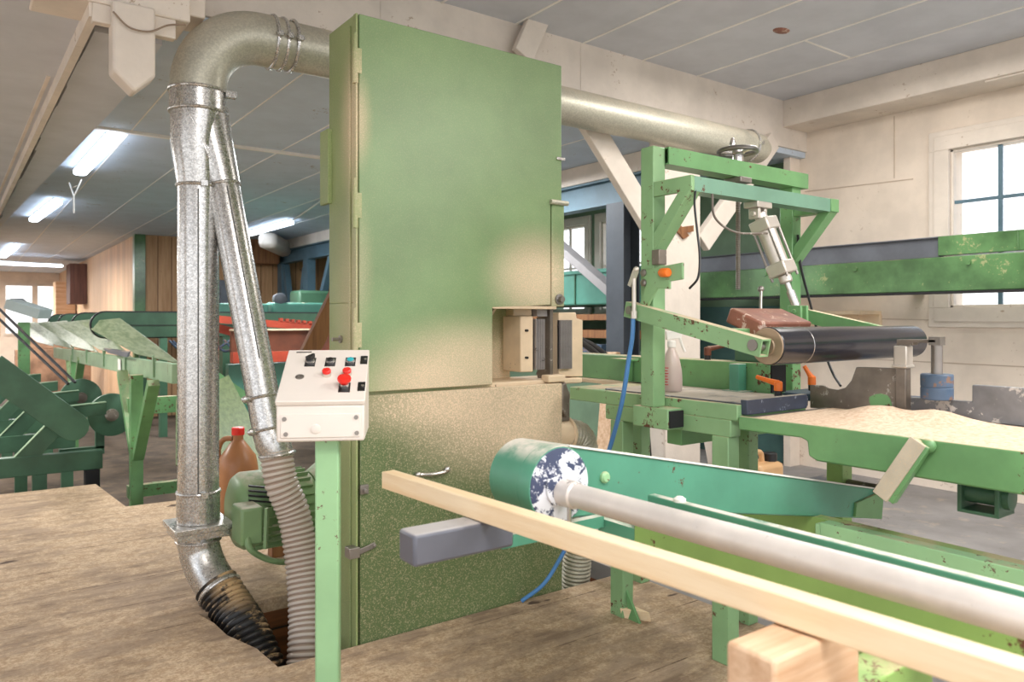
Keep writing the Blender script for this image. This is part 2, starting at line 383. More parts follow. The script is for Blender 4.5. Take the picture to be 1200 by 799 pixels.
M['saw_upper'] = saw_mat('resaw_door_enamel', (118, 144, 98), [((.38, -.13, 1.50), .06, .36, .95, (1, 1, 1.25)), ((.0, -.13, 1.08), .1, .46, .85, (.75, 1, 1.6)), ((-.3, -.13, 1.0), .0, .3, .4, (.8, 1, 1.5)), ((-.53, -.13, 2.1), .02, .2, .7, (2.6, 1, .8)), ((-.53, -.13, 1.5), .0, .22, .35, (2.6, 1, .6))], .12)
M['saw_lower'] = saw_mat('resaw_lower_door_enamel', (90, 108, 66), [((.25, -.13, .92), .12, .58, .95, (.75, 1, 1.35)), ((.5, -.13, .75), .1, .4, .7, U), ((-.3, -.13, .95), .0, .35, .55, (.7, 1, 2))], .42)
M['saw_side'] = saw_mat('resaw_side_enamel', (136, 152, 98), [((-.53, -.12, 2.1), .02, .3, .85, (1, 1.6, .7)), ((-.53, -.12, 1.3), .02, .4, .5, (1, 1.5, .6)), ((.3, 0, .98), .1, .5, 1, U)], .22)

exec_parts = []
# ------------------------------------------------------------------ SETTING
XW = 6.08                                   # inner face of the window wall
b = MB()
b.prism([(-4, -2.6, -.06), (2.75, -2.6, -.06), (2.75, 2.79, -.06), (-4, 2.79, -.06)], (0, 0, .06))
b.prism([(-4, 2.79, -.06), (.945, 2.79, -.06), (.93, 3.0, -.06), (.87, 3.2, -.06), (.86, 3.36, -.06), (.83, 3.5, -.06), (.83, 6.76, -.06), (-4, 6.86, -.06)], (0, 0, .06))
b.prism([(.83, 3.5, -.06), (2.75, 3.5, -.06), (2.75, 5.72, -.06), (.9, 5.82, -.06), (.83, 6.76, -.06)], (0, 0, .06))
fl = struct(b, 'floor', M['floor'], smooth=0)
b = MB().box(2.75, XW, -2.6, 5.8, -.1, -.005); struct(b, 'floor', M['concrete'], smooth=0)
b = MB().box(-4, XW, 5.3, 27, -.45, -.35); struct(b, 'floor', M['low_floor'], smooth=0)
b = MB()                                    # the pit under the saw
b.box(.7, 2.75, 3.5, 3.54, -.9, -.06); b.box(.7, 2.75, 2.75, 2.79, -.9, -.06); b.box(.66, .7, 2.75, 3.54, -.9, -.06); b.box(2.75, 2.79, 2.75, 3.54, -.9, -.1); b.box(.66, 2.79, 2.75, 3.54, -.94, -.9)
struct(b, 'trim_1', M['pit_wood'], smooth=0)
# window wall with openings
def wall_x(name, x0, x1, y0, y1, z0, z1, holes, mat):
    b = MB(); ys = sorted({y0, y1, *[h[0] for h in holes], *[h[1] for h in holes]})
    for a, c in zip(ys[:-1], ys[1:]):
        hs = [h for h in holes if h[0] <= a and h[1] >= c]
        if hs:
            h = hs[0]; b.box(x0, x1, a, c, z0, h[2]); b.box(x0, x1, a, c, h[3], z1)
        else: b.box(x0, x1, a, c, z0, z1)
    return struct(b, name, mat, smooth=0)
b = MB()
for y0, y1, z in ((2.95, 3.9, 2.42), (2.8, 3.97, 1.30), (-.5, 3.9, .95), (2.85, 3.97, 1.9)): b.beam((XW - .001, y0, z), (XW - .001, y1, z + .03), .006, .008)
b.beam((XW - .001, 3.1, 2.45), (XW - .001, 3.1, 2.95), .006, .006, (1, 0, 0))
struct(b, 'trim_10', plain('wall_board_joint', (190, 172, 154), .9))
W1 = (1.35, 2.67, 1.395, 2.60)
wall_x('wall_right', XW, XW + .2, -2.6, 3.97, -.1, 3.3, [W1], M['white_paint'])
W2 = (5.86, 6.56, 1.42, 2.46); W3 = (6.83, 7.5, 1.42, 2.46)
wall_x('wall_right', XW, XW + .2, 3.97, 27, -.45, 2.8, [W2, W3], M['green_wall'])
MB().box(XW - .012, XW + .001, 3.97, 5.3, -.1, 1.45)
def window(name, w, frame, mats, nv, nh):
    y0, y1, z0, z1 = w; b = MB(); x0 = XW - .028; x1 = XW + .12
    f = frame
    b.box(x0, XW, y0 - f, y1 + f, z1, z1 + f); b.box(x0, XW, y0 - f, y1 + f, z0 - f, z0); b.box(x0, XW, y0 - f, y0, z0, z1); b.box(x0, XW, y1, y1 + f, z0, z1)
    g = f * .45; x2 = x0 - .012
    b.box(x2, x0, y0 - f * .7, y1 + f * .7, z1, z1 + f * .72); b.box(x2, x0, y0 - f * .7, y1 + f * .7, z0 - f * .72, z0); b.box(x2, x0, y0 - f * .72, y0, z0, z1); b.box(x2, x0, y1, y1 + f * .72, z0, z1)
    b.box(XW, XW + .05, y0, y1, z1 - .02, z1); b.box(XW, XW + .05, y0, y1, z0, z0 + .02); b.box(XW, XW + .05, y0, y0 + .02, z0, z1); b.box(XW, XW + .05, y1 - .02, y1, z0, z1)
    o = struct(b, name, M['white_wood'], .003)
    b = MB()
    for i in range(1, nv): yy = y0 + (y1 - y0) * i / nv; b.box(XW + .02, XW + .045, yy - .014, yy + .014, z0, z1)
    for i in range(1, nh): zz = z0 + (z1 - z0) * i / nh; b.box(XW + .018, XW + .047, y0, y1, zz - .012, zz + .012)
    b.build('glazing_bar', mats, o, .002)
    MB().box(XW + .03, XW + .034, y0, y1, z0, z1).build('pane', M['glass'], o, 0, 0)
window('window_1', W1, .15, M['steel_blue'], 4, 3)
window('window_2', W2, .1, M['white_wood'], 2, 2)
window('window_3', W3, .1, M['white_wood'], 2, 2)
# front bay ceiling with its battens
b = MB(); b.box(-4, XW, -2.6, 3.9, 3.2, 3.26); b.mi(1)
for x in (1.2, 1.78, 2.3, 2.85, 3.42, 4.0, 4.6, 5.18): b.box(x - .007, x + .007, -2.6, 3.9, 3.194, 3.2)
b.box(4.6, 5.18, 2.95, 2.965, 3.197, 3.2)
struct(b, 'ceiling', [M['ceil'], M['batten']], smooth=0)
b = MB().ball((4.33, 2.95, 3.2), .05, (1.4, .9, .16)); struct(b, 'trim_2', M['worn'])     # stain knob on the ceiling
# rear ceiling
b = MB(); b.box(.05, XW, 3.9, 27, 2.75, 2.83); b.mi(1)
for x in (1.02, 1.6, 2.18, 2.8, 3.4, 4.0): b.box(x - .004, x + .004, 3.9, 27, 2.746, 2.75)
b.box(.76, 4.6, 6.36, 6.41, 2.73, 2.75)
struct(b, 'ceiling', [M['ceil_rear'], M['batten']], smooth=0)
def xl(y): return .45 - max(0, y - 3.9) * .016
def xr(y): return max(xl(y) + .02, .76 - max(0, y - 5) * .047)
b = MB(); b.prism([(-4, -2.6, 2.66), (.05, -2.6, 2.66), (.05, 3.4, 2.66), (.45, 3.6, 2.66), (.45, 3.9, 2.66), (xl(27), 27, 2.66), (-4, 27, 2.66)], (0, 0, .14)); b.mi(1); b.beam((.37, 4.9, 2.657), (.1, 20, 2.657), .02, .006)
struct(b, 'ceiling', [M['ceil'], M['white_wood']], smooth=0)
# dropped soffit running away along the lamps, with a ragged near edge
b = MB(); n = 46
for i in range(n):
    y0 = 3.9 + 23 * i / n; y1 = 3.9 + 23 * (i + 1) / n; e = random.uniform(-.012, .012) + .03
    b.prism([(xl(y0) + e, y0, 2.62), (xr(y0), y0, 2.62), (xr(y1), y1, 2.62), (xl(y1) + e, y1, 2.62)], (0, 0, .14))
b.mi(1); b.beam((.437, 3.62, 2.69), (xl(14) - .01, 14, 2.69), .035, .21)
struct(b, 'trim_3', [M['ceil'], M['white_wood']], smooth=0)
# cross beam dividing the bays, wall plate over the window
b = MB(); b.box(.8, XW, 3.88, 4.0, 2.80, 3.22); b.box(-4, .8, 3.88, 4.0, 2.80, 3.22)
for x in (1.9, 3.4): b.box(x - .004, x + .004, 3.876, 3.88, 2.8, 3.2)
struct(b, 'trim_4', M['white_wood'], .006)
b = MB(); b.box(5.72, XW, -2.6, 3.88, 2.97, 3.2); b.box(5.74, 5.95, -2.6, 2.3, 2.955, 2.97); struct(b, 'trim_5', M['white_wood'], .006)
b = MB(); b.box(5.93, XW, 3.95, 4.02, -.05, 2.8); struct(b, 'trim_6', M['white_paint'], .004)   # pale pilaster at the corner
# beam end cluster at upper left
b = MB(); b.box(.22, .82, 3.60, 3.88, 2.645, 2.80); b.box(.3, .9, 3.66, 3.88, 2.70, 2.86)
struct(b, 'trim_7', M['white_wood'], .008)
b = MB(); b.box(.43, .545, 3.61, 3.66, 2.565, 2.645); b.box(.66, .76, 3.61, 3.66, 2.56, 2.645); struct(b, 'trim_8', M['white_wood'], .004)
# far rooms
wall_x('wall_left', -4.2, -4, 3, 27, -.45, 2.9, [(4, 8, .8, 2.4), (9, 13, .8, 2.4), (14, 18, .8, 2.4), (19, 23, .8, 2.4)], M['white_paint'])  # unseen wall, its openings added to let daylight reach the ceilings
b = MB()
for x0, x1, z0, z1 in ((-4, -.6, -.45, 2.8), (-.6, .95, .9, 2.35), (-.6, 2.2, -.45, .9), (-.6, 2.2, 2.35, 2.8), (2.2, XW, -.45, 2.8), (1.62, 1.76, .9, 2.35)): b.box(x0, x1, 27, 27.2, z0, z1)
struct(b, 'wall_back', M['white_paint'], smooth=0)
w = struct(MB().box(.9, 2.25, 26.94, 27.0, .84, .91).box(.9, 2.25, 26.94, 27.0, 2.33, 2.4), 'window_4', M['white_wood'])
MB().box(.95, 2.2, 27.1, 27.11, .9, 2.35).build('pane', M['glass'], w, 0, 0)
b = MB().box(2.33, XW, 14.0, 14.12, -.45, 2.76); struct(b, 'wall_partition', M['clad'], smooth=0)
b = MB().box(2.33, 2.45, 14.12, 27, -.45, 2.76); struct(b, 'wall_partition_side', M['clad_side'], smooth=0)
b = MB().box(2.29, 2.46, 13.96, 14.14, -.45, 2.75); struct(b, 'trim_9', M['green_beam'], .005)

# pendant post end, braces, timber post
b = MB(); z0 = 2.28
b.prism([(.5, 3.56, 2.36), (.585, 3.56, z0), (.668, 3.56, 2.36), (.668, 3.56, 2.66), (.5, 3.56, 2.66)], (0, .12, 0))
tag(b.build('beam_pendant', M['white_wood'], None, .012), 'white pointed timber stub hanging under the upper left beam', 'timber')
p = thing('timber_post', (4.5, 3.9, 0), 'white timber post with brown patch standing behind the green roller frame', 'post')
MB().box(onY(779, 300, 3.82).x, onY(821, 300, 3.82).x, 3.82, 3.98, .16, 2.8).build('post', M['white_wood'], p, .01)
MB().prism([onY(*q_, 3.80) for q_ in ((786, 262), (793, 258), (808, 276), (802, 280))], (0, .02, 0)).prism([onY(*q_, 3.798) for q_ in ((797, 266), (813, 264), (813, 271), (799, 274))], (0, .022, 0)).build('repair_patch', M['old_wood'], p)
MB().box(4.37, 4.64, 3.78, 4.04, 0, .16).build('stone_foot', M['stone'], p, .02)
p1 = onY(688, 140, 3.86); p2 = onY(778, 290, 3.86)
tag(MB().beam(p1, p2, .17, .06, (0, -1, 0)).build('timber_brace', M['white_wood'], None, .006), 'white diagonal brace descending right between the tall cabinet and roller frame', 'brace')
p1 = onY(905, 165, 3.86); p2 = onY(822, 285, 3.86)
tag(MB().beam(p1, p2, .16, .06, (0, -1, 0)).build('timber_brace', M['white_wood'], None, .006), 'white diagonal brace rising right behind the handwheel', 'brace')
p1 = onY(612, 66, 3.80); p2 = onY(634, 14, 3.80)
tag(MB().beam(p1, p2, .15, .05, (0, -1, 0)).build('timber_brace', M['white_wood'], None, .006), 'short white sloping timber sticking up above the cabinet top', 'brace')

# wall conveyor beam on the right
p = thing('wall_conveyor_beam', (5.56, 1.8, 1.5), 'long green steel beam with grey channel running along the window wall', 'beam')
MB().box(5.5, 5.62, -1.5, 4.75, 1.5, 1.74).build('lower_beam', M['green_beam'], p, .006)
MB().box(5.52, 5.6, 2.5, 4.75, 1.74, 1.885).box(5.5, 5.62, 2.5, 4.75, 1.875, 1.885).build('grey_channel', M['grey_channel'], p, .004)
MB().box(5.5, 5.62, -1.5, 2.5, 1.75, 1.885).box(5.493, 5.5, 2.0, 2.01, 1.75, 1.885).build('upper_beam', M['green_beam'], p, .005)
for y in (2.3, 3.1, 3.9):
    MB().cyl((5.485, y, 1.69), (5.5, y, 1.69), .018, 6).build('bolt', M['green_beam'], p)
for y in (.3, 2.9, 4.4):
    MB().box(5.62, XW, y - .04, y + .04, 1.5, 1.58).build('wall_bracket', M['green_beam'], p, .004)
MB().box(5.49, 5.63, -1.5, 4.75, 1.485, 1.5).build('bottom_flange', M['dark_in'], p)
tag(MB().box(5.75, 6.07, 3.2, 3.9, 1.345, 1.375).box(6.04, 6.08, 3.2, 3.9, 1.25, 1.345).build('shelf_board', M['cream'], None, .003), 'narrow wooden shelf board on the white wall below the green beam', 'shelf')
# ------------------------------------------------------------------ RESAW CABINET
B0 = V((1.8, 2.95, 0))
saw = thing('band_resaw', B0, 'tall green steel band saw cabinet dusted with sawdust, standing in the floor pit', 'machine')
b = MB(); b.box(1.268, 2.33, 2.825, 3.09, 1.37, 2.535); b.box(1.268, 2.335, 2.825, 3.09, -.5, .985); b.box(1.268, 1.93, 2.825, 3.09, .985, 1.37)
b.box(1.25, 1.27, 3.06, 3.15, 1.8, 2.12)
b.box(1.262, 1.268, 2.86, 2.88, -.3, 2.5)
b.build('housing', M['saw_side'], saw, .006)
b = MB(); b.prism([(1.275, 2.823, 1.008), (1.925, 2.823, 1.008), (1.925, 2.823, 1.358), (2.262, 2.823, 1.372), (2.262, 2.823, 1.86), (2.33, 2.823, 1.868), (2.33, 2.823, 2.53), (1.275, 2.823, 2.53)], (0, -.025, 0))
d = b.build('upper_door', M['saw_upper'], saw, .004)
MB().box(1.926, 2.30, 2.80, 2.86, 1.352, 1.366).build('lower_lip', M['cream'], d, .002)
MB().box(2.295, 2.345, 2.788, 2.80, 2.07, 2.085).build('catch', M['chrome'], d, .002)
b = MB(); b.box(2.27, 2.348, 2.80, 2.825, 1.365, 1.862); g = b.build('blade_guard', M['saw_upper'], saw, .004)
MB().tube([(2.255, 2.79, 1.865), (2.36, 2.79, 1.865)], .012, 12).build('pivot', M['galv_dull'], g)
MB().lathe((2.315, 2.80, 1.40), (0, -1, 0), [(.026, 0), (.026, .008), (.014, .01), (.014, .03)], 16).build('bolt', M['steel'], g)
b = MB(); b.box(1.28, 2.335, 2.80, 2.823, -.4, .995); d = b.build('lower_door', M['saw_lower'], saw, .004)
p1 = onY(490, 556, 2.78); p2 = onY(524, 552, 2.78)
MB().tube(curve([p1 + V((0, .02, 0)), p1, (p1 + p2) / 2 + V((0, 0, -.006)), p2, p2 + V((0, .02, 0))], 4), .009, 10).ball(p1, .013).ball(p2 + V((0, 0, .008)), .015).build('pull_handle', M['chrome'], d)
q = onY(425, 574, 2.80); MB().box(q.x - .015, q.x + .02, 2.785, 2.80, q.z - .015, q.z + .022).box(q.x - .006, q.x + .006, 2.77, 2.79, q.z - .008, q.z + .008).build('latch', M['steel'], d, .002)
q = onY(421, 643, 2.80)
MB().beam((q.x - .025, 2.785, q.z - .012), (q.x + .065, 2.79, q.z + .008), .022, .006, (0, -1, 0)).cyl((q.x + .06, 2.78, q.z + .007), (q.x + .06, 2.80, q.z + .007), .007, 10).box(q.x - .05, q.x - .005, 2.78, 2.83, q.z - .03, q.z + .012).build('toggle_latch', M['steel'], d, .002)
for z in (2.34, 1.76, 1.24):
    MB().tube([(1.262, 2.806, z - .09), (1.262, 2.806, z + .05)], .012, 12).tube([(1.262, 2.806, z + .05), (1.262, 2.806, z + .11)], .009, 12).box(1.262, 1.285, 2.795, 2.8, z - .05, z + .05).build('hinge', M['saw_side'], saw)
MB().box(1.262, 1.27, 2.80, 2.826, -.35, 2.53).build('edge_strip', M['saw_side'], saw)
MB().lathe((1.268, 2.96, 1.22), (-1, 0, 0), [(.016, 0), (.016, .008), (.008, .009), (.008, .04)], 12).build('side_bolt', M['steel'], saw)
# saw guides in the opening
def yx(px, y): return onY(px, 400, y).x
b = MB(); b.prism([(yx(589, 3.03), 3.03, 1.05), (yx(603, 2.93), 2.93, 1.05), (yx(610, 2.88), 2.88, 1.05), (yx(625, 2.87), 2.87, 1.05), (yx(632, 2.87), 3.05, 1.05)], (0, 0, .27))
b.prism([(yx(594, 3.03), 3.04, 1.32), (yx(603, 2.93), 2.94, 1.32), (yx(625, 2.87), 2.88, 1.32), (yx(632, 2.87), 3.05, 1.32)], (0, 0, .04))
gb = b.build('guide_block', M['cream'], saw, .006)
for z in (1.12, 1.25):
    q = yx(617, 2.87); MB().cyl((q, 2.86, z), (q, 2.88, z), .006, 10).build('screw', M['black'], gb)
b = MB(); x0 = yx(626, 2.87); x1 = yx(637, 2.87); n = 6
for i in range(n): xx = x0 + (x1 - x0) * i / n; b.box(xx, xx + (x1 - x0) / n * .6, 2.855, 2.875, 1.06, 1.305)
b.box(x0, x1, 2.87, 2.90, 1.06, 1.305); b.box(x0 + .002, x1 + .006, 2.85, 2.90, 1.318, 1.355)
b.build('guide_pad', M['pad'], saw)
b = MB(); pts = [(2.305, 2.86, .95), (2.305, 2.86, 1.42)]; yy0 = 2.955; zz = 1.42
while zz > .97:
    pts += [(2.305, yy0, zz), (2.305, yy0 + .014, zz - .012), (2.305, yy0, zz - .03)]; zz -= .034
b.prism(pts, (.006, 0, 0)); b.box(2.30, 2.318, 2.85, 2.89, .95, 1.42); b.build('saw_blade', M['steel_plate'], saw)
b = MB(); q = [onY(px, py, 2.86) for px, py in ((655, 366), (675, 366), (676, 373), (683, 375), (683, 441), (655, 441))]; b.prism(q, (0, .08, 0)); b.build('guide_plate', M['cream'], saw, .004)
b = MB(); x0 = yx(655, 2.85); x1 = yx(669, 2.85)
for i in range(7): xx = x0 + (x1 - x0) * i / 7; b.box(xx, xx + (x1 - x0) / 7 * .6, 2.835, 2.86, 1.06, 1.30)
b.box(x0, x1, 2.85, 2.862, 1.06, 1.30); b.build('guide_pad', M['pad'], saw)
b = MB(); b.box(1.94, 2.5, 2.84, 3.09, .985, 1.012); b.box(yx(637, 2.84), yx(657, 2.84), 2.80, 2.86, 1.0, 1.035); b.build('saw_sill', M['cream'], saw, .006)
MB().box(1.93, 2.22, 3.075, 3.09, .985, 1.37).build('inner_panel', M['saw_side'], saw)
MB().beam((1.935, 2.95, 1.22), (2.04, 2.95, 1.36), .012, .03, (0, 1, 0)).build('stay', M['cream'], saw)
# spout and outlet at the right of the lower cabinet
b = MB(); b.box(2.335, 2.42, 2.84, 3.06, .80, .95); b.prism([(2.335, 2.80, .86), (2.335, 2.80, .99), (2.36, 2.80, 1.0), (2.39, 2.80, .93), (2.37, 2.80, .82)], (0, .06, 0)); b.build('side_chute', M['steel_plate'], saw, .008)
MB().tube([(2.28, 2.90, .735), (2.44, 2.88, .735)], .075, 24).torus((2.43, 2.88, .735), (1, 0, 0), .077, .008).build('outlet', M['cream'], saw)
path = curve([(2.43, 2.88, .735), (2.52, 2.88, .70), (2.57, 2.9, .56), (2.58, 2.92, .3), (2.56, 2.95, .05), (2.55, 2.97, -.3)], 14)
h = tag(ribbed(path, .02, .072, .004, [1], 20).build('ribbed_hose', M['galv_dull'], None, 0, 50), 'dusty grey ribbed hose leaving the right side of the saw cabinet', 'hose')

# ------------------------------------------------------------------ EXTRACTION DUCT
YD = 3.7; XV = .877; ZH = 2.672
du = thing('extraction_duct', (XV, YD, .3), 'galvanised steel dust duct bending down from the beam into two pipes', 'duct')
Rb = .285
el = [(XV + Rb - Rb * math.cos(math.radians(a)), YD, ZH - Rb + Rb * math.sin(math.radians(a))) for a in range(0, 91, 6)]
MB().tube([(XV, YD, 2.36)] + el + [(1.26, YD, ZH)], .124, 32, caps=False).build('elbow', M['galv_dull'], du)
MB().tube([(1.25, YD, ZH), (5.0, YD, ZH), (5.1, YD, ZH - .005), (5.16, YD, ZH - .03)], [.118, .118, .115, .095], 32).build('horizontal_pipe', M['galv_dull'], du)
for x, r in ((1.215, .126), (1.265, .124), (1.315, .124), (4.98, .124)):
    MB().torus((x, YD, ZH), (1, 0, 0), r, .009, 40).box(x - .012, x + .012, YD - r - .03, YD - r + .002, ZH - .012, ZH + .012).tube([(x - .02, YD - r - .02, ZH), (x + .02, YD - r - .02, ZH)], .006, 8).build('pipe_clamp', M['galv'], du)
# collar + Y piece
b = MB(); b.tube([(XV, YD, 2.37), (XV, YD, 2.265)], .126, 32).torus((XV, YD, 2.365), (0, 0, 1), .127, .008, 36).torus((XV, YD, 2.268), (0, 0, 1), .127, .007, 36).box(XV + .1, XV + .15, YD - .09, YD - .06, 2.34, 2.37)
b.build('collar', M['galv'], du)
br0 = V((XV + .03, YD, 2.27)); br1 = V((.977, 3.65, 1.93)); br2 = V((1.082, 3.5, 1.12)); br3 = V((1.115, 3.42, .80))
b = MB(); b.tube([(XV, YD, 2.27), (XV - .012, YD, 2.12), (XV, YD, 1.92)], [.122, .108, .092], 32); b.tube([br0, br0.lerp(br1, .35), br1], [.108, .092, .075], 28)
b.prism([(XV - .075, YD - .108, 2.25), (XV - .02, YD - .11, 2.16), (.93, YD - .095, 2.04), (.90, YD - .105, 2.04)], (0, .05, 0))
b.build('y_piece', M['galv'], du)
b = MB(); b.tube([(XV, YD, 1.93), (XV, YD, .36)], .091, 32); b.build('vertical_pipe', M['galv'], du)
sv = V((-.24, -.97, 0)).normalized() * .0905; MB().beam((XV + sv.x, YD + sv.y, .5), (XV + sv.x, YD + sv.y, 1.9), .006, .006, (0, 1, 0)).build('seam', M['seam'], du)
for z in (1.925, .50): MB().torus((XV, YD, z), (0, 0, 1), .093, .008, 32).box(XV - .015, XV + .015, YD - .115, YD - .09, z - .012, z + .012).build('pipe_clamp', M['galv'], du)
b = MB(); b.tube([br1, br2, br3], .073, 28); dr = (br2 - br1).normalized(); b.build('slanting_pipe', M['galv'], du)
MB().beam(br1 + V((-.005, -.0735, -.01)), br2 + V((-.005, -.0735, -.01)), .006, .005, (0, 1, 0)).build('seam', M['seam'], du)
for p_, ax in ((br1, dr), (br2.lerp(br3, .55), br3 - br2), (br3, br3 - br2)):
    MB().torus(p_, ax, .075, .007, 30).ball(p_ + V((-.085, -.03, 0)), .022, (1, .5, .8)).build('pipe_clamp', M['galv'], du)
b = MB(); b.tube([br3, br3 + V((.012, -.02, -.06)), br3 + V((.03, -.03, -.12))], [.075, .077, .072], 28).torus(br3 + V((.028, -.03, -.11)), (.1, -.1, -1), .076, .008, 30); b.build('hose_cuff', M['galv'], du)
b = MB(); b.lathe((XV, YD, .50), (0, 0, -1), [(.095, 0), (.095, .14)], 32); b.box(XV - .13, XV + .13, YD - .13, YD + .13, .335, .36); b.box(XV - .115, XV + .115, YD - .115, YD + .115, .30, .335)
b.lathe((XV, YD, .30), (0, 0, -1), [(.093, 0), (.093, .05)], 32); b.torus((XV, YD, .275), (0, 0, 1), .096, .008, 32).box(XV - .012, XV + .012, YD - .125, YD - .09, .262, .29); b.build('slide_gate', M['galv'], du, .003)
e = [V((XV, YD, .28)), V((XV + .008, YD - .01, .21)), V((XV + .03, YD - .055, .13)), V((XV + .062, YD - .13, .06))]
e = curve(e, 6); MB().tube(e, .092, 32).torus(e[-1], e[-1] - e[-2], .096, .008, 32).build('lower_elbow', M['galv'], du)
a = e[-1]; dr = (e[-1] - e[-2]).normalized()
path = curve([a - dr * .03, a + dr * .1, (1.0, 3.36, -.09), (1.04, 3.2, -.26), (1.07, 3.08, -.48)], 16); n = len(path)
tag(ribbed(path, .028, .094, .006, [1]).build('ribbed_hose', M['black_hose'], None, 0, 60), 'black ribbed hose caked with sawdust entering the floor pit', 'hose')
path = curve([br3 + V((.024, -.028, -.10)), onY(330, 566, 3.36), onY(345, 605, 3.33), onY(354, 660, 3.27), onY(358, 720, 3.18), onY(357, 770, 3.10), onY(352, 850, 3.02)], 16); n = len(path)
tag(ribbed(path, .0235, .071, .004, [1, 1]).build('ribbed_hose', [M['clear_hose'], M['hose_groove']], None, 0, 60), 'clear ribbed hose curving from the slanting pipe down into the pit', 'hose')

# ------------------------------------------------------------------ MOTOR, JUG
MC = V((1.05, 3.62, .0)); mz = .37
mo = thing('electric_motor', MC, 'dusty green electric motor on the floor behind the clear ribbed hose', 'motor')
b = MB(); b.lathe((1.07, 3.70, mz), (1, 0, 0), [(.15, 0), (.165, .02), (.165, .32), (.15, .34)], 32)
for k in range(26):
    a_ = 2 * PI * k / 26; b.beam((1.11, 3.70 + .172 * math.cos(a_), mz + .172 * math.sin(a_)), (1.38, 3.70 + .172 * math.cos(a_), mz + .172 * math.sin(a_)), .006, .03, (0, math.cos(a_), math.sin(a_)))
b.build('body', M['motor'], mo)
b = MB(); b.lathe((1.045, 3.70, mz + .01), (1, 0, 0), [(.12, -.02), (.165, .0), (.185, .03), (.185, .12)], 32).build('fan_cover', M['motor'], mo)
b = MB()
for k in range(6): b.beam((1.06, 3.54 - .0, mz + .05 + .022 * k), (1.16, 3.53, mz + .03 + .022 * k), .02, .008, (0, 0, 1))
b.build('grille', M['black'], mo)
b = MB(); b.box(.985, 1.085, 3.40, 3.55, .29, .46).build('terminal_box', M['motor'], mo, .012)
MB().beam((1.09, 3.39, .27), (1.10, 3.40, .45), .014, .02).build('box_strap', M['motor'], mo)
b = MB(); b.lathe((1.41, 3.70, mz), (1, 0, 0), [(.16, 0), (.2, .06), (.2, .2)], 32); b.box(1.45, 1.65, 3.54, 3.86, 0, .3); b.build('drive_end', M['motor'], mo)
MB().tube(curve([onY(290, 630, 3.41), onY(293, 643, 3.38), onY(308, 653, 3.40), onY(326, 658, 3.42), onY(350, 658, 3.5)], 8), .014, 10).build('cable', M['motor'], mo)
q = onZ(279, 600, 0)
ju = thing('plastic_jug', q, 'amber plastic jug with red cap standing behind the duct pipes', 'jug')
MB().lathe(q, (0, 0, 1), [(.10, 0), (.125, .02), (.13, .1), (.13, .30), (.115, .38), (.06, .46), (.035, .49), (.035, .53)], 24).build('body', M['jug'], ju)
MB().tube(curve([q + V((-.03, .02, .50)), q + V((-.08, .06, .49)), q + V((-.11, .07, .43)), q + V((-.11, .06, .36))], 6), .018, 10).build('handle', M['jug'], ju)
MB().lathe(q + V((0, 0, .525)), (0, 0, 1), [(.042, 0), (.042, .045), (.036, .05)], 20).build('cap', M['red_btn'], ju)
q1 = onY(362, 414, 4.1); q2 = onY(396, 345, 4.1)
p = thing('timber_prop', (q1.x, 4.1, 0), 'brown timber strut on a short post behind the saw cabinet, above the control box', 'timber')
MB().beam(q1 - (q2 - q1) * 1.05, q2 + (q2 - q1) * .6, .10, .05, (0, -1, 0)).build('strut', M['old_wood'], p, .004)
q3 = q1 - (q2 - q1) * 1.0; MB().box(q3.x - .04, q3.x + .04, 4.08, 4.16, 0, q3.z + .03).build('post', M['old_wood'], p, .004)
# ------------------------------------------------------------------ CONTROL PEDESTAL (turned to face the operator)
q = onD(385, 700, 2.28); q.z = 0
cp = thing('control_pedestal', q, 'pale green pedestal carrying a grey push button box in front of the saw', 'control panel', rz=YAW - PI / 2 + math.radians(8)); cp['_local'] = 1
MB().box(-.036, .034, -.036, .034, 0, .95).box(-.09, .09, -.09, .09, 0, .012).build('post', M['green_post'], cp, .006)
xa, xb = -.140, .112; yf = -.085; yb = .17; zb = .945; zf = 1.055; zt = 1.19
b = MB(); b.prism([(xa, yf, zb), (xa, yb, zb), (xa, yb, zt - .004), (xa, yf, zf - .004)], (xb - xa, 0, 0)); en = b.build('enclosure', M['box'], cp, .006)
sl = V((0, yb - yf, zt - zf)).normalized(); nr = V((0, -sl.z, sl.y)); o0 = V((0, yf, zf))
def face(u, v, h=0): return V((u, yf, zf)) + sl * v + nr * h           # u across, v up the slope
L = math.hypot(yb - yf, zt - zf)
b = MB(); c = [face(xa - .002, -.004, -.003), face(xb + .002, -.004, -.003), face(xb + .002, L + .004, -.003), face(xa - .002, L + .004, -.003)]; b.prism(c, nr * .016); lid = b.build('lid', M['box'], cp, .003)
def on_lid(mb_fn, name, mat, par=cp): return mb_fn.build(name, mat, par, 0)
def plate(b, u, v, w, hh, h0, h1): return b.prism([face(u - w, v - hh, h0), face(u + w, v - hh, h0), face(u + w, v + hh, h0), face(u - w, v + hh, h0)], nr * (h1 - h0))
H0 = .012
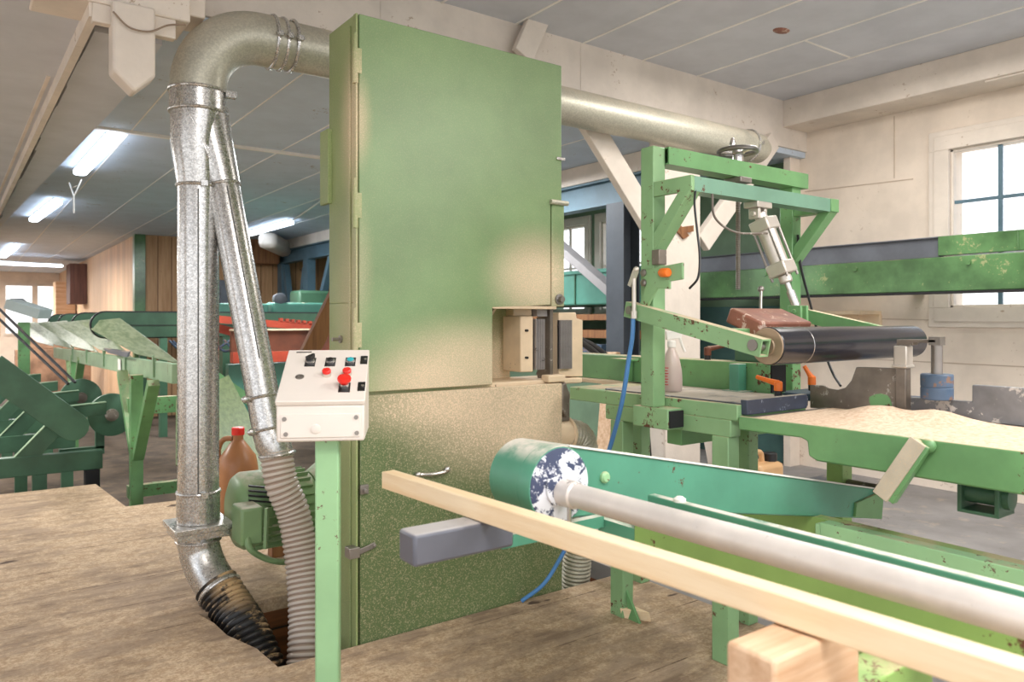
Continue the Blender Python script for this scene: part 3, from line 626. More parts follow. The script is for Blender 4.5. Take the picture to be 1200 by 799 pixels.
for nm, u, v, mt in (('selector_switch', -.066, .215, M['black']), ('push_button', -.004, .215, M['black']), ('push_button', .058, .215, M['teal_btn']), ('push_button', -.008, .135, M['red_btn']), ('push_button', .053, .137, M['red_btn'])):
    if v > .2:
        bz = plate(MB(), u, v, .016, .026, H0, H0 + .002).build('legend_plate', M['black'], cp)
        MB().lathe(face(u, v, H0 + .002), nr, [(.014, 0), (.014, .006), (.011, .008)], 20).build('bezel', M['chrome'], bz)
        b = MB().lathe(face(u, v, H0 + .008), nr, [(.0105, 0), (.0105, .004), (.009, .006)], 20)
        if nm == 'selector_switch': b.prism([face(u - .013, v - .006, H0 + .012), face(u + .003, v - .009, H0 + .012), face(u + .014, v + .012, H0 + .012), face(u + .008, v + .014, H0 + .012)], nr * .014)
        b.build(nm, mt, cp)
    else:
        MB().lathe(face(u, v, H0), nr, [(.014, 0), (.014, .012)], 20).build('bezel', M['alu'], cp)
        MB().lathe(face(u, v, H0 + .012), nr, [(.0125, 0), (.0135, .004), (.0135, .008), (.011, .011)], 22).build(nm, mt, cp)
bz = plate(MB(), .05, .066, .017, .026, H0, H0 + .002).build('legend_plate', M['black'], cp)
MB().lathe(face(.05, .07, H0), nr, [(.013, 0), (.013, .014)], 20).build('bezel', M['chrome'], bz)
MB().lathe(face(.05, .071, H0 + .014), nr, [(.012, 0), (.02, .010), (.021, .016), (.019, .021), (.004, .023)], 26).build('emergency_stop', M['red_btn'], cp)
MB().lathe(face(-.088, .128, H0), nr, [(.013, 0), (.013, .003), (.006, .004), (.006, .0015)], 20).build('key_lock', M['steel'], cp)
for v in (.07, .225): plate(MB(), xb - .012, v, .011, .024, H0, H0 + .003).build('lid_clasp', M['black'], cp)
for v in (.07, .225): MB().lathe(face(xb - .008, v, H0 + .003), nr, [(.005, 0), (.005, .003)], 12).build('clasp_pin', M['chrome'], cp)
plate(MB(), -.092, L - .012, .024, .004, H0, H0 + .002).build('label_strip', M['chrome'], cp)
b = MB().box(xa + .012, xb - .012, yf - .004, yf, zb + .012, zb + .082); pn = b.build('front_plate', M['box'], cp, .002)
for u, z in ((xa + .024, zb + .068), (xb - .024, zb + .07), (xa + .028, zb + .024), (xb - .022, zb + .024)):
    MB().lathe((u, yf - .004, z), (0, -1, 0), [(.0065, 0), (.0065, .003)], 14).build('screw', M['steel'], pn)
MB().lathe((-.028, yf - .004, zb + .038), (0, -1, 0), [(.014, 0), (.014, .002), (.012, .003)], 24).build('plug', M['box'], pn)
# ------------------------------------------------------------------ FEED TABLE
XF = 2.31
ft = thing('feed_table', (2.55, 2.25, 0), 'green steel feed table with dusty top and grey end face beside the saw', 'table')
b = MB(); b.box(XF, 2.75, 1.76, 2.715, .925, .985); b.build('table_top', M['green_light'], ft, .004)
MB().box(2.335, 2.72, 1.735, 1.765, .948, 1.004).box(2.335, 2.72, 1.76, 2.5, .985, .992).box(2.72, 2.735, 1.74, 1.76, .955, .995).build('end_pad', M['slab'], ft, .004)
MB().box(XF, XF + .06, 1.79, 2.47, .86, .925).build('front_rail', M['green_light'], ft, .004)
MB().box(2.69, 2.75, 1.79, 2.715, .86, .925).build('back_rail', M['green_mid'], ft, .004)
for x, y in ((XF, 2.36), (XF, 1.80), (2.69, 2.62), (2.69, 1.99)): MB().box(x, x + .065, y, y + .078, 0, .86).build('leg', M['green_light'], ft, .004)
MB().box(2.22, XF, 2.02, 2.21, .868, .95).build('post_bracket', M['green_light'], ft, .004)
MB().box(2.228, 2.304, 2.012, 2.02, .876, .942).build('mouth_shade', M['dark_in'], ft)  # dark plate standing in for the shade inside the open tube end
MB().prism([(2.33, 2.345, 0), (2.33, 2.28, 0), (2.33, 2.36, .12)], (.012, 0, 0)).build('gusset', M['green_mid'], ft)
b = MB(); b.box(2.75, 2.86, 1.93, 3.3, .985, 1.115); fe = b.build('fence', M['green_mid'], ft, .004)
MB().box(2.756, 2.854, 1.922, 1.93, .992, 1.108).build('mouth_shade', M['dark_in'], fe)  # dark plate painting the shaded inside of the fence end
MB().box(2.70, 2.75, 1.85, 3.3, .965, .985).build('fence_rail', M['cream'], ft, .003)
q = onX(866, 440, 2.72); MB().box(2.69, 2.745, q.y - .02, q.y + .03, .987, 1.11).box(2.68, 2.75, q.y - .05, q.y + .06, .985, .995).build('fence_stop', M['green_teal'], ft, .003)
q = onX(735, 435, 2.72); MB().box(2.70, 2.74, q.y - .02, q.y + .02, .99, 1.1).box(2.66, 2.74, q.y - .06, q.y + .06, 1.095, 1.105).build('fence_clip', M['green_mid'], ft)
MB().box(2.8, 2.95, 1.95, 2.15, 1.115, 1.19).box(2.83, 2.9, 1.96, 2.2, 1.185, 1.22).build('slide_carriage', M['green_dark'], ft, .006)
def lever(name, q, d, label, tilt=.0, mt='orange'):
    t_ = thing(name, q, label, 'lever'); d = V(d)
    MB().lathe(q, (0, 0, 1), [(.013, 0), (.013, .02), (.017, .022), (.017, .055), (.012, .06)], 18).build('hub', M[mt], t_)
    MB().lathe(q, (0, 0, 1), [(.015, -.004), (.015, .02)], 14).build('stem', M['black'], t_)
    MB().tube([q + V((0, 0, .05)), q + V((0, 0, .052)) + d * .05, q + d * .1 + V((0, 0, .056))], [.014, .010, .009], 12).build('arm', M[mt], t_)
    return t_
q = onX(912, 455, 2.66); q.z = .993; lever('clamp_lever', q, (-.1, .95, .16), 'orange clamp lever on the table below the roller end, arm pointing left')
lever('clamp_lever', V((2.95, 1.86, 1.0)), (-.1, .3, .45), 'orange clamp lever with dark upright arm beside the curved steel plate')
q = onZ(842, 436, 1.115); lever('clamp_lever', V((2.8, 2.3, 1.115)), (.9, -.3, .1), 'small rusty red lever on the green fence behind the spray bottle', mt='rust')
# spray bottle
q = onZ(787, 458, .993)
sb = thing('spray_bottle', q, 'white plastic spray bottle half full standing on the feed table', 'bottle')
MB().lathe(q, (0, 0, 1), [(.042, 0), (.046, .006), (.046, .05), (.044, .09), (.034, .14), (.02, .175), (.015, .185), (.015, .2)], 24).build('body', M['bottle'], sb)
MB().lathe(q, (0, 0, 1), [(.038, .008), (.042, .012), (.042, .085), (.002, .086)], 24).build('liquid', plain('pinkish_cleaner', (222, 176, 160), .3), sb)
q2 = q + V((0, 0, .2)); MB().lathe(q2, (0, 0, 1), [(.019, -.012), (.019, .015), (.012, .02)], 18).prism([q2 + RT * -.02 + V((0, -.0, .02)), q2 + RT * .045 + V((0, 0, .03)), q2 + RT * .045 + V((0, 0, .055)), q2 + RT * -.025 + V((0, 0, .06))], FW * .022).build('spray_head', M['paper'], sb, .003)
MB().tube(curve([q2 + RT * .035 + V((0, 0, .03)), q2 + RT * .045 + V((0, 0, 0)), q2 + RT * .058 + V((0, 0, -.03))], 5), .006, 8).build('trigger', M['paper'], sb)
for k in range(6): pass
b = MB()
for k in range(7): b.beam(q - RT * .036 - FW * .03 + V((0, 0, .03 + .012 * k)), q - RT * (.026 if k % 2 else .022) - FW * .040 + V((0, 0, .03 + .012 * k)), .003, .003)
b.build('scale_mark', M['red_btn'], sb)

# ------------------------------------------------------------------ ROLLER GANTRY
ga = thing('roller_gantry', (2.7, 2.1, .95), 'green square tube gantry with handwheel standing over the feed table', 'frame')
gm = M['green_light']
MB().box(2.225, 2.295, 2.10, 2.17, .95, 2.0).build('post', gm, ga, .004)
MB().box(3.17, 3.24, 2.10, 2.17, .80, 1.94).build('post', M['green_mid'], ga, .004)
MB().box(2.37, 3.24, 2.08, 2.16, .785, .855).build('cross_member', M['green_mid'], ga, .004)
MB().sqtube((2.295, 2.12, 1.965), (3.27, 2.12, 1.965), .08, .07).build('upper_beam', M['green_mid'], ga)
MB().sqtube((2.25, 1.945, 1.822), (3.21, 1.945, 1.822), .07, .058).build('front_beam', M['seafoam'], ga)
for x in (2.225, 3.175):
    MB().box(x, x + .065 if x > 3 else x + .02, 1.905, 2.10, 1.793, 1.853).build('bracket_arm', gm if x < 3 else M['green_mid'], ga, .003)
    MB().prism([(x, 1.91, 1.796), (x, 1.97, 1.796), (x, 2.10, 1.645), (x, 2.10, 1.57)] if x < 3 else [(x, 1.91, 1.796), (x, 1.97, 1.796), (x, 2.10, 1.645), (x, 2.10, 1.57)], (.065, 0, 0)).build('knee_brace', gm if x < 3 else M['green_mid'], ga, .003)
hx, hy_ = 2.775, 2.11; hz = 2.05
hw = MB().torus((hx, hy_, hz), (0, 0, 1), .082, .0105, 40, 10).build('handwheel', M['wheel'], ga)
b = MB()
for k in range(3):
    a_ = 2 * PI * k / 3 + .4; b.beam((hx, hy_, hz - .012), (hx + .08 * math.cos(a_), hy_ + .08 * math.sin(a_), hz), .018, .009)
b.lathe((hx, hy_, 2.0), (0, 0, 1), [(.024, 0), (.024, .035), (.03, .04), (.028, .06), (.016, .065)], 20); b.build('spoke_hub', M['chrome'], hw)
a_ = V((hx + .045, hy_ + .064, hz)); MB().lathe(a_, (0, 0, 1), [(.007, 0), (.007, .02), (.013, .03), (.015, .05), (.009, .075), (.003, .08)], 14).build('crank_knob', M['chrome'], hw)
path = [(hx, hy_, 2.0 - .004 * k) for k in range(142)]
MB().tube(path, [.011 if k % 2 else .0085 for k in range(142)], 12).build('lead_screw', M['steel'], ga, 0, 20)
MB().box(hx - .04, hx + .04, hy_ - .045, hy_ + .045, 1.905, 1.93).build('screw_nut', M['steel'], ga, .003)
# air cylinder
c0 = V((2.69, 1.945, 1.768)); c1 = V((2.757, 1.80, 1.335)); ax = (c1 - c0).normalized(); sx = V((1, 0, 0)); sx = (sx - ax * sx.dot(ax)).normalized(); sy = ax.cross(sx)
ac = MB()
ac.box(c0.x - .05, c0.x + .05, c0.y - .035, c0.y + .035, c0.z + .0, c0.z + .026).box(c0.x - .03, c0.x - .012, c0.y - .025, c0.y + .025, c0.z - .045, c0.z).box(c0.x + .012, c0.x + .03, c0.y - .025, c0.y + .025, c0.z - .045, c0.z).cyl(c0 + V((-.04, 0, -.025)), c0 + V((.04, 0, -.025)), .012, 14)
cyb = ac.build('air_cylinder', M['alu'], ga, .003)
def blk(b, s0, s1, w): return b.beam(c0 + ax * s0, c0 + ax * s1, w, w, sy)
b = MB(); blk(b, .05, .105, .088); b.cyl(c0 + ax * .02, c0 + ax * .06, .026); b.build('head_block', M['alu'], cyb, .006)
b = MB(); blk(b, .245, .30, .088); b.cyl(c0 + ax * .30, c0 + ax * .335, .026); b.build('end_block', M['alu'], cyb, .006)
MB().cyl(c0 + ax * .10, c0 + ax * .25, .038, 28).build('barrel', M['alu'], cyb)
b = MB()
for i in (-1, 1):
    for j in (-1, 1): b.cyl(c0 + ax * .08 + (sx * i + sy * j) * .037, c0 + ax * .315 + (sx * i + sy * j) * .037, .0055, 10)
b.build('tie_rod', M['steel'], cyb)
MB().cyl(c0 + ax * .33, c1 - ax * .03, .0115, 16).cyl(c1 - ax * .09, c1 - ax * .02, .017, 16).build('piston_rod', M['chrome'], cyb)
MB().box(c1.x - .028, c1.x - .014, c1.y - .03, c1.y + .03, c1.z - .05, c1.z + .025).box(c1.x + .014, c1.x + .028, c1.y - .03, c1.y + .03, c1.z - .05, c1.z + .025).cyl(c1 + V((-.035, 0, 0)), c1 + V((.035, 0, 0)), .01, 14).build('clevis', M['green_mid'], cyb, .003)
# swing arms with the press roller
pr = thing('press_roller', (2.7, 1.6, 1.2), 'black press roller on rusty green swing arms under the gantry', 'roller')
RA = V((2.24, 1.58, 1.21)); RB = V((3.25, 1.58, 1.21))
MB().lathe(RA, (1, 0, 0), [(.05, -.004), (.0625, 0), (.066, .004), (.066, 1.0), (.06, 1.004)], 48).build('roller', M['roller'], pr)
MB().lathe(RA + V((-.006, 0, 0)), (1, 0, 0), [(.03, -.004), (.033, 0), (.062, .0005), (.064, .0045)], 40).build('end_cap', M['roller_end'], pr)
MB().lathe(RA + V((-.03, 0, 0)), (1, 0, 0), [(.016, -.03), (.016, .02), (.03, .022), (.03, .03)], 20).build('shaft', M['steel'], pr)
MB().torus(RA + V((.18, 0, 0)), (1, 0, 0), .0655, .0015, 48, 6).build('scored_ring', M['chrome'], pr)
pa = V((2.19, 2.20, 1.345)); pe = V((2.19, 1.555, 1.205))
MB().sqtube(pa, pe, .05, .062).build('swing_arm', M['green_light'], pr)
MB().cyl(pa + V((-.035, -.03, -.005)), pa + V((.04, -.03, -.005)), .017, 14).cyl(pe + V((-.03, .03, .01)), pe + V((-.02, .03, .01)), .02, 14).build('pivot_pin', M['steel'], pr)
qa = V((3.275, 2.20, 1.345)); qe = V((3.275, 1.555, 1.205)); MB().sqtube(qa, qe, .045, .062).build('swing_arm', M['green_mid'], pr)
d_ = (pe - pa).normalized(); un = V((0, -d_.z, d_.y)) * -1 if d_.y < 0 else V((0, -d_.z, d_.y))
cb = V((2.47, 1.735, 1.292)); tl = math.radians(22)
ty = V((0, -math.cos(tl), -math.sin(tl))); tz = V((0, -math.sin(tl), math.cos(tl)))
b = MB(); q = [cb + V((sx_ * .16, 0, 0)) + ty * (sy_ * .075) + tz * (sz_ * .03) for sz_ in (-1, 1) for sx_, sy_ in ((-1, -1), (1, -1), (1, 1), (-1, 1))]
b.hexa(q); b.build('counter_block', M['worn'], pr, .008)
MB().beam(V((2.215, 1.73, 1.25)), V((3.255, 1.73, 1.25)), .05, .04).build('arm_tie', M['green_mid'], pr, .003)
k0 = cb + V((.03, .06, .05)); MB().tube([k0, k0 + V((.03, .02, .075))], .006, 10).ball(k0 + V((.032, .022, .08)), .013).build('block_handle', M['steel'], pr)
# valve plate
b = MB(); b.prism([(2.215, 2.15, 1.50), (2.215, 1.93, 1.52), (2.215, 1.93, 1.455), (2.215, 1.995, 1.45), (2.215, 1.995, 1.42), (2.215, 2.06, 1.425), (2.215, 2.13, 1.33), (2.215, 2.165, 1.34), (2.215, 2.12, 1.44)], (-.012, 0, 0)); vp = b.build('valve_plate', M['green_light'], ga, .003)
MB().lathe((2.20, 2.02, 1.485), (-.3, -.95, -.05), [(.016, -.02), (.018, -.015), (.018, .028), (.014, .034)], 20).build('valve_knob', M['orange'], vp)
for z in (1.49, 1.45): MB().lathe((2.205, 2.13, z), (-1, 0, 0), [(.015, 0), (.015, .008), (.009, .012)], 12).build('bolt', M['steel'], vp)
MB().box(2.215, 2.26, 2.06, 2.10, 1.52, 1.58).build('valve_block', M['steel_plate'], vp, .003)
# air lines
tag(MB().tube(curve([onX(742, 372, 2.15), onX(741, 395, 2.15), onX(737, 420, 2.15), onX(729, 470, 2.15), onX(716, 520, 2.17), onX(700, 565, 2.2), onX(680, 610, 2.25), onX(656, 655, 2.2), V((2.14, 2.70, .09)), V((2.06, 2.76, .012))], 10), .0095, 12).build('air_hose', M['blue_hose'], None), 'blue air hose hanging from the gantry post down to the pit', 'hose')
fi = onX(743, 335, 2.15); tag(MB().cyl(fi + V((0, 0, -.13)), fi + V((0, 0, .03)), .009, 12).cyl(fi + V((0, 0, -.13)), fi + V((0, 0, -.10)), .013, 8).beam(fi + V((0, .02, .0)), fi + V((0, -.01, .06)), .018, .018).ball(fi + V((0, -.012, .065)), .012).build('hose_coupling', M['alu'], None), 'pale metal hose coupling on the left of the gantry post', 'coupling')
tag(MB().tube(curve([onX(815, 222, 2.26), onX(814, 240, 2.24), onX(817, 270, 2.23), onX(820, 300, 2.22), onX(818, 325, 2.2), onX(808, 338, 2.2)], 8), .0045, 8).build('cable', M['black'], None), 'thin dark cable looping down to the orange valve knob', 'cable')
tag(MB().tube(curve([V((2.34, 1.90, 1.79)), onY(838, 255, 1.9), onY(862, 272, 1.88), c0 + ax * .12 + V((-.05, -.03, 0))], 8), .0045, 8).build('cable', M['steel_plate'], None), 'grey air line sagging from the front beam to the cylinder', 'cable')
tag(MB().tube(curve([onX(935, 275, 3.2), onX(938, 310, 3.22), onX(948, 350, 3.28), onX(960, 395, 3.34), onX(975, 435, 3.36), onX(985, 452, 3.3)], 8), .006, 8).build('cable', M['black'], None), 'black cable hanging behind the right end of the roller gantry', 'cable')
# ------------------------------------------------------------------ OUTFEED TABLE
ot = thing('outfeed_table', (2.6, .9, 0), 'long green table at right with deep stepped apron and sawdust on top', 'table')
prof = [(1.756, .945), (-.6, .945), (-.6, .826), (1.44, .826), (1.47, .84), (1.475, .888), (1.50, .897), (1.756, .893)]
MB().prism([(XF, y, z) for y, z in prof], (.02, 0, 0)).build('apron', M['green_mid'], ot, .006)
MB().box(XF + .02, 2.98, -.6, 1.73, .925, .943).build('table_top', M['steel_plate'], ot)
MB().box(2.95, 2.98, -.6, 1.73, .83, .925).build('back_rail', M['green_mid'], ot)
for x, y in ((2.78, 1.62), (2.78, -.4), (2.35, -.4)): MB().box(x, x + .07, y, y + .07, 0, .925).build('leg', M['green_yellow'], ot, .004)
MB().box(2.33, 2.385, -.6, 1.44, .54, .618).box(2.333, 2.38, 1.44, 1.46, .545, .61).build('low_rail', M['green_post'], ot, .004)
MB().box(2.39, 2.44, -.5, 1.80, .55, .615).build('inner_rail', M['green_yellow'], ot, .004)
MB().beam(onX(1076, 517, 2.27), onX(1031, 582, 2.25), .008, .05, (0, .5, .6)).build('support_strut', M['dusty'], ot, .002)
MB().beam(onX(1082, 519, 2.285), onX(1040, 584, 2.27), .03, .05, (0, .5, .6)).build('support_strut', M['green_mid'], ot, .003)
q = onX(1088, 522, 2.295); MB().ball(q, .022, (.8, 1, 1)).build('strut_weld', M['green_mid'], ot)
q = V((2.42, 1.02, .77)); MB().box(2.39, 2.50, .92, .932, .735, .826).box(2.39, 2.50, 1.02, 1.032, .735, .826).box(2.39, 2.50, .92, 1.032, .73, .74).build('roller_bracket', M['green_dark'], ot, .002)
MB().lathe((2.44, .935, .785), (0, 1, 0), [(.03, 0), (.03, .085)], 24).lathe((2.44, .90, .785), (0, 1, 0), [(.024, 0), (.034, .003), (.034, .02)], 20).build('guide_roller', M['green_dark'], ot)
# sawdust heap
b = MB(); nx, ny = 16, 60; g = []
for i in range(nx + 1):
    r = []
    for j in range(ny + 1):
        x = XF + .012 + (.52) * i / nx; y = -.5 + 2.2 * j / ny
        e = min(1, i / 3, (nx - i) / 2, j / 3, (ny - j) / 8)
        hgt = .004 + .022 * max(0, mnoise.noise(V((x * 5, y * 4, 1)))) + .045 * math.exp(-((x - 2.72) ** 2 / .012 + (y - 1.47) ** 2 / .02)) + .035 * math.exp(-((x - 2.74) ** 2 / .01 + (y - 1.25) ** 2 / .006))
        r.append(b.b.verts.new((x, y, .9445 + hgt * max(0, e))))
    g.append(r)
for i in range(nx):
    for j in range(ny): b._f([g[i][j], g[i + 1][j], g[i + 1][j + 1], g[i][j + 1]])
tag(b.build('sawdust_heap', M['sawdust'], None, 0, 60), 'loose pale sawdust heaped over the outfeed table', 'sawdust', kind='stuff')
# curved plate, stanchion, weight, guide bar
XP = 2.84
cu = thing('curved_steel_plate', (XP, 1.6, .945), 'worn curved steel plate with a green paint patch standing on the sawdust', 'plate')
pts = [(XP, 1.80, .935), (XP, 1.80, 1.03)] + [(XP, 1.80 - .06, 1.032), (XP, 1.72, 1.022), (XP, 1.68, 1.018), (XP, 1.645, 1.03), (XP, 1.62, 1.06), (XP, 1.605, 1.10), (XP, 1.60, 1.115)] + [(XP, 1.41, 1.12), (XP, 1.41, .945)]
MB().prism(pts, (.014, 0, 0)).build('plate', M['steel_plate'], cu, .003)
MB().prism([(XP - .002, 1.50 + .045 * math.cos(a_ * PI / 6) * (1 + .15 * math.sin(a_ * 2)), .985 + .033 * math.sin(a_ * PI / 6)) for a_ in range(12)], (.004, 0, 0)).build('paint_patch', M['green_mid'], cu)
sn = thing('weighted_stanchion', (2.82, 1.40, .945), 'square steel stanchion with a flat arm carrying a blue weight', 'stanchion')
MB().box(2.80, 2.84, 1.385, 1.425, .94, 1.13).build('post', M['steel_plate'], sn, .004)
MB().box(2.795, 2.845, 1.38, 1.43, 1.13, 1.205).box(2.79, 2.85, 1.375, 1.435, 1.122, 1.135).build('head', M['alu'], sn, .005)
MB().beam((2.82, 1.42, 1.222), (2.82, 1.28, 1.225), .04, .012).beam((2.82, 1.42, 1.212), (2.82, 1.36, 1.214), .04, .012).build('arm', M['steel_plate'], sn, .002)
MB().cyl((2.82, 1.285, 1.10), (2.82, 1.285, 1.235), .019, 20).box(2.80, 2.84, 1.265, 1.305, 1.21, 1.24).build('rod', M['steel'], sn)
MB().lathe((2.82, 1.285, 1.015), (0, 0, 1), [(.05, 0), (.053, .004), (.053, .042), (.051, .044), (.051, .046), (.053, .048), (.053, .088), (.05, .092)], 32).build('weight', M['blue_weight'], sn)
XG = 2.87
tag(MB().prism([(XG, 1.42, .943), (XG, 1.42, 1.01), (XG, 1.19, 1.012), (XG, 1.19, 1.072), (XG, -.4, 1.072), (XG, -.4, .943)], (.03, 0, 0)).build('guide_bar', M['guide_bar'], None, .004), 'scuffed grey stepped guide bar lying along the outfeed table', 'bar')
MB().box(2.9, 3.2, 1.5, 2.0, .955, .985).build('blue_tray', M['blue_weight'], ft, .004)

# ------------------------------------------------------------------ SWINGING ROLLER ARM (foreground)
ra = thing('swing_roller', (1.2, 1.54, .88), 'teal swing arm with round end holding a long dusty white roller pipe', 'roller')
DC = V((1.205, 1.47, .885)); E1 = V((2.80, 1.47, .60)); r0 = .097; hh = .058
dd = (E1 - DC).normalized(); un = V((-dd.z, 0, dd.x)); ang = math.degrees(math.atan2(dd.z, dd.x))
pts = [V((DC.x + r0 * math.cos(math.radians(a_)), 1.50, DC.z + r0 * math.sin(math.radians(a_)))) for a_ in [90 + ang + 4 + (172) * i / 24 for i in range(25)]]
low = DC + dd * .42 - un * .062
pts += [V((low.x, 1.50, low.z)), V((E1.x, 1.50, E1.z)) - un * .056, V((E1.x, 1.50, E1.z)) + un * .056]
pts = [V(p_) for p_ in pts]
MB().prism(pts, (0, .13, 0)).build('arm', M['green_teal'], ra, .005)
c_ = V((DC.x, 1.455, DC.z))
MB().lathe(c_, (0, 1, 0), [(.097, 0), (.0985, .006), (.0985, .045)], 48).build('drum_rim', M['green_teal'], ra)
MB().lathe(c_, (0, -1, 0), [(.094, 0), (.094, .001), (.088, .003), (.05, .004), (.05, .012), (.044, .014)], 48).build('flange', M['flange'], ra)
q = onY(708, 559, 1.50); MB().lathe(q, (0, -1, 0), [(.016, 0), (.016, .006), (.011, .012)], 12).build('bolt', M['green_post'], ra)
MB().beam(DC + un * .098 + V((0, .03, 0)) + dd * .05, E1 + un * .058 + V((0, .03, 0)), .012, .005, un).build('top_edge', M['paper'], ra)
e_ = V((E1.x, 1.49, E1.z)); MB().prism([e_ + dd * .04 - un * .055, e_ - dd * .15 - un * .052, e_ - dd * .15 + un * .0, e_ + dd * .04 + un * .055], (0, .012, 0)).build('end_bracket', M['green_mid'], ra, .002)
MB().cyl(e_ + V((.02, -.02, .05)), e_ + V((.02, .15, .05)), .022, 18).build('pivot_pin', M['steel_plate'], ra)
P0 = V((1.207, 1.45, .870)); P1 = V((1.292, .10, .852)); dp = (P1 - P0).normalized()
MB().tube([P0, P0 + dp * .05, P0 + dp * .055, P1], [.034, .034, .0295, .0295], 32).build('roller_pipe', M['pipe_white'], ra)
q = P0 + dp * .04; MB().tube([q + V((-.01, 0, .0)), q + V((-.012, 0, -.07))], .006, 8).build('grease_nipple', M['chrome'], ra)
# ------------------------------------------------------------------ PLANK STAND
ps = thing('plank_stand', (1.4, .6, 0), 'light green stand with twin rails and grey cross bar under the pine plank', 'stand')
MB().box(1.37, 1.43, -.6, 1.36, .69, .815).build('front_rail', M['green_yellow'], ps, .004)
MB().box(1.46, 1.488, -.6, 1.40, .70, .838).build('back_rail', M['green_teal'], ps, .004)
q = V((1.5, 1.13, .836)); MB().lathe((1.474, 1.3, .836), (0, 0, 1), [(.016, 0), (.016, .008), (.008, .014)], 12).build('bolt', M['paper'], ps)
for y in (.79, -.45): MB().box(1.375, 1.43, y, y + .06, 0, .69).build('leg', M['green_yellow'], ps, .004)
for y in (.79, -.45): MB().box(1.435, 1.485, y, y + .06, 0, .70).build('leg', M['green_yellow'], ps, .004)
for y in (1.1, .2): MB().box(1.43, 1.46, y, y + .05, .72, .79).build('spacer', M['green_yellow'], ps)
MB().box(.79, 1.06, 1.45, 1.525, .758, .83).build('cross_bar', M['bar_grey'], ps, .008)
MB().box(1.04, 1.37, 1.47, 1.495, .75, .78).box(1.372, 1.428, 1.36, 1.495, .71, .77).build('bar_bracket', M['green_teal'], ps)
MB().box(.95, 1.37, .63, .70, .655, .722).build('timber_support', M['green_yellow'], ps, .004)
A = onZ(447, 573, .83); Bp = onZ(1020, 770, .83); Bp = A + (Bp - A) * 1.75; dv = (Bp - A).normalized(); sd = V((-dv.y, dv.x, 0)); sd = sd if sd.x > 0 else -sd
MBp = MB(); q = []
for z in (.832, .879):
    q += [V((A.x, A.y, z)), V((Bp.x, Bp.y, z)), V((Bp.x, Bp.y, z)) + sd * .042, V((A.x, A.y, z)) + sd * .042]
MBp.hexa([q[0], q[1], q[2], q[3], q[4], q[5], q[6], q[7]])
tag(MBp.build('pine_plank', M['pine'], None, .003), 'long fresh pine plank crossing the foreground on the green stand', 'plank')
tag(MB().box(.905, 1.125, .627, .71, .722, .828).build('timber_block', [M['pine_end']], None, .006), 'short sawn timber block poking out under the pine plank', 'timber')
q = onZ(742, 727, 0); tag(MB().prism([(q.x - .02, q.y + .05, 0), (q.x + .05, q.y - .06, 0), (q.x + .05, q.y + .06, 0), ], (-.012, 0, .045)).build('wood_wedge', M['pine'], None, .002), 'small pine wedge on the floor at the feed table leg', 'wedge')

# under the tables
q = V((4.27, 3.07, 0)); cn = thing('jerrycan', q, 'tan plastic jerrycan with black cap on the concrete under the tables', 'canister')
MB().box(q.x - .13, q.x + .13, q.y - .1, q.y + .1, 0, .36).build('body', M['tan_can'], cn, .03)
MB().tube(curve([q + V((-.1, .0, .36)), q + V((-.08, 0, .42)), q + V((.0, 0, .42)), q + V((.02, 0, .36))], 6), .018, 10).build('handle', M['tan_can'], cn)
MB().lathe(q + V((.08, -.02, .36)), (0, 0, 1), [(.045, 0), (.045, .05), (.038, .055)], 20).build('cap', M['black'], cn)
b = MB(); b.ball((3.75, 3.55, .14), .2, (1.6, .7, .8), 20); o = b.build('stone_lump', M['stone'], None, 0, 60)
for v in o.data.vertices: v.co *= 1 + .18 * mnoise.noise(v.co * 9)
tag(o, 'rough brown stone lump lying under the feed table', 'stone')
tag(MB().tube(curve([(3.3, 3.3, .02), (3.7, 3.1, .03), (4.1, 3.0, .02), (4.5, 2.9, .02)], 8), .018, 10).build('floor_cable', M['black_rubber'], None), 'black cable lying on the concrete beneath the feed table', 'cable')
tag(MB().box(4.6, 5.3, 3.0, 3.25, 0, .12).build('dark_sill_block', M['steel_dark'], None, .01), 'dark low block on the concrete beside the jerrycan', 'block')
tag(MB().beam((4.72, 3.62, 0), (4.74, 3.85, .9), .4, .02, (1, 0, 0)).build('low_board', M['white_wood'], None, .003), 'pale board leaning low against the timber post', 'board')
# ------------------------------------------------------------------ BACKGROUND, RIGHT OF THE SAW
cl = thing('steel_column', (4.75, 4.85, 0), 'charcoal steel column standing right behind the gantry hose', 'column')
for nm, bb in (('flange', (4.65, 4.665, 4.74, 4.96)), ('flange', (4.835, 4.85, 4.74, 4.96)), ('web', (4.665, 4.835, 4.84, 4.86))):
    MB().box(*bb, -.005, 2.34).build(nm, M['steel_dark'], cl)
MB().box(4.62, 4.88, 4.72, 4.98, -.005, .012).build('base_plate', M['steel_dark'], cl)
gi = thing('steel_girder', (4.75, 9.3, 2.34), 'blue grey steel girder with white timber on top along the rear bay', 'girder')
MB().box(4.68, 4.82, 4.2, 13.9, 2.34, 2.36).box(4.68, 4.82, 4.2, 13.9, 2.56, 2.58).box(4.74, 4.76, 4.2, 13.9, 2.36, 2.56).build('girder', M['steel_blue'], gi)
MB().box(4.66, 4.84, 4.2, 13.9, 2.58, 2.745).build('top_timber', M['white_wood'], gi)
tag(MB().beam((4.75, 6.2, 2.33), (4.75, 4.97, 1.55), .08, .13, (1, 0, 0)).build('grey_brace', M['grey_wood'], None, .004), 'grey diagonal brace running down to the charcoal column', 'brace')
fr = thing('blue_steel_frame', (4.75, 12.7, -.35), 'blue steel trestle posts with raking struts against the rear wood wall', 'frame')
for y in (13.75, 12.45): MB().box(4.68, 4.82, y - .11, y + .11, -.35, 2.34).build('post', M['steel_blue'], fr)
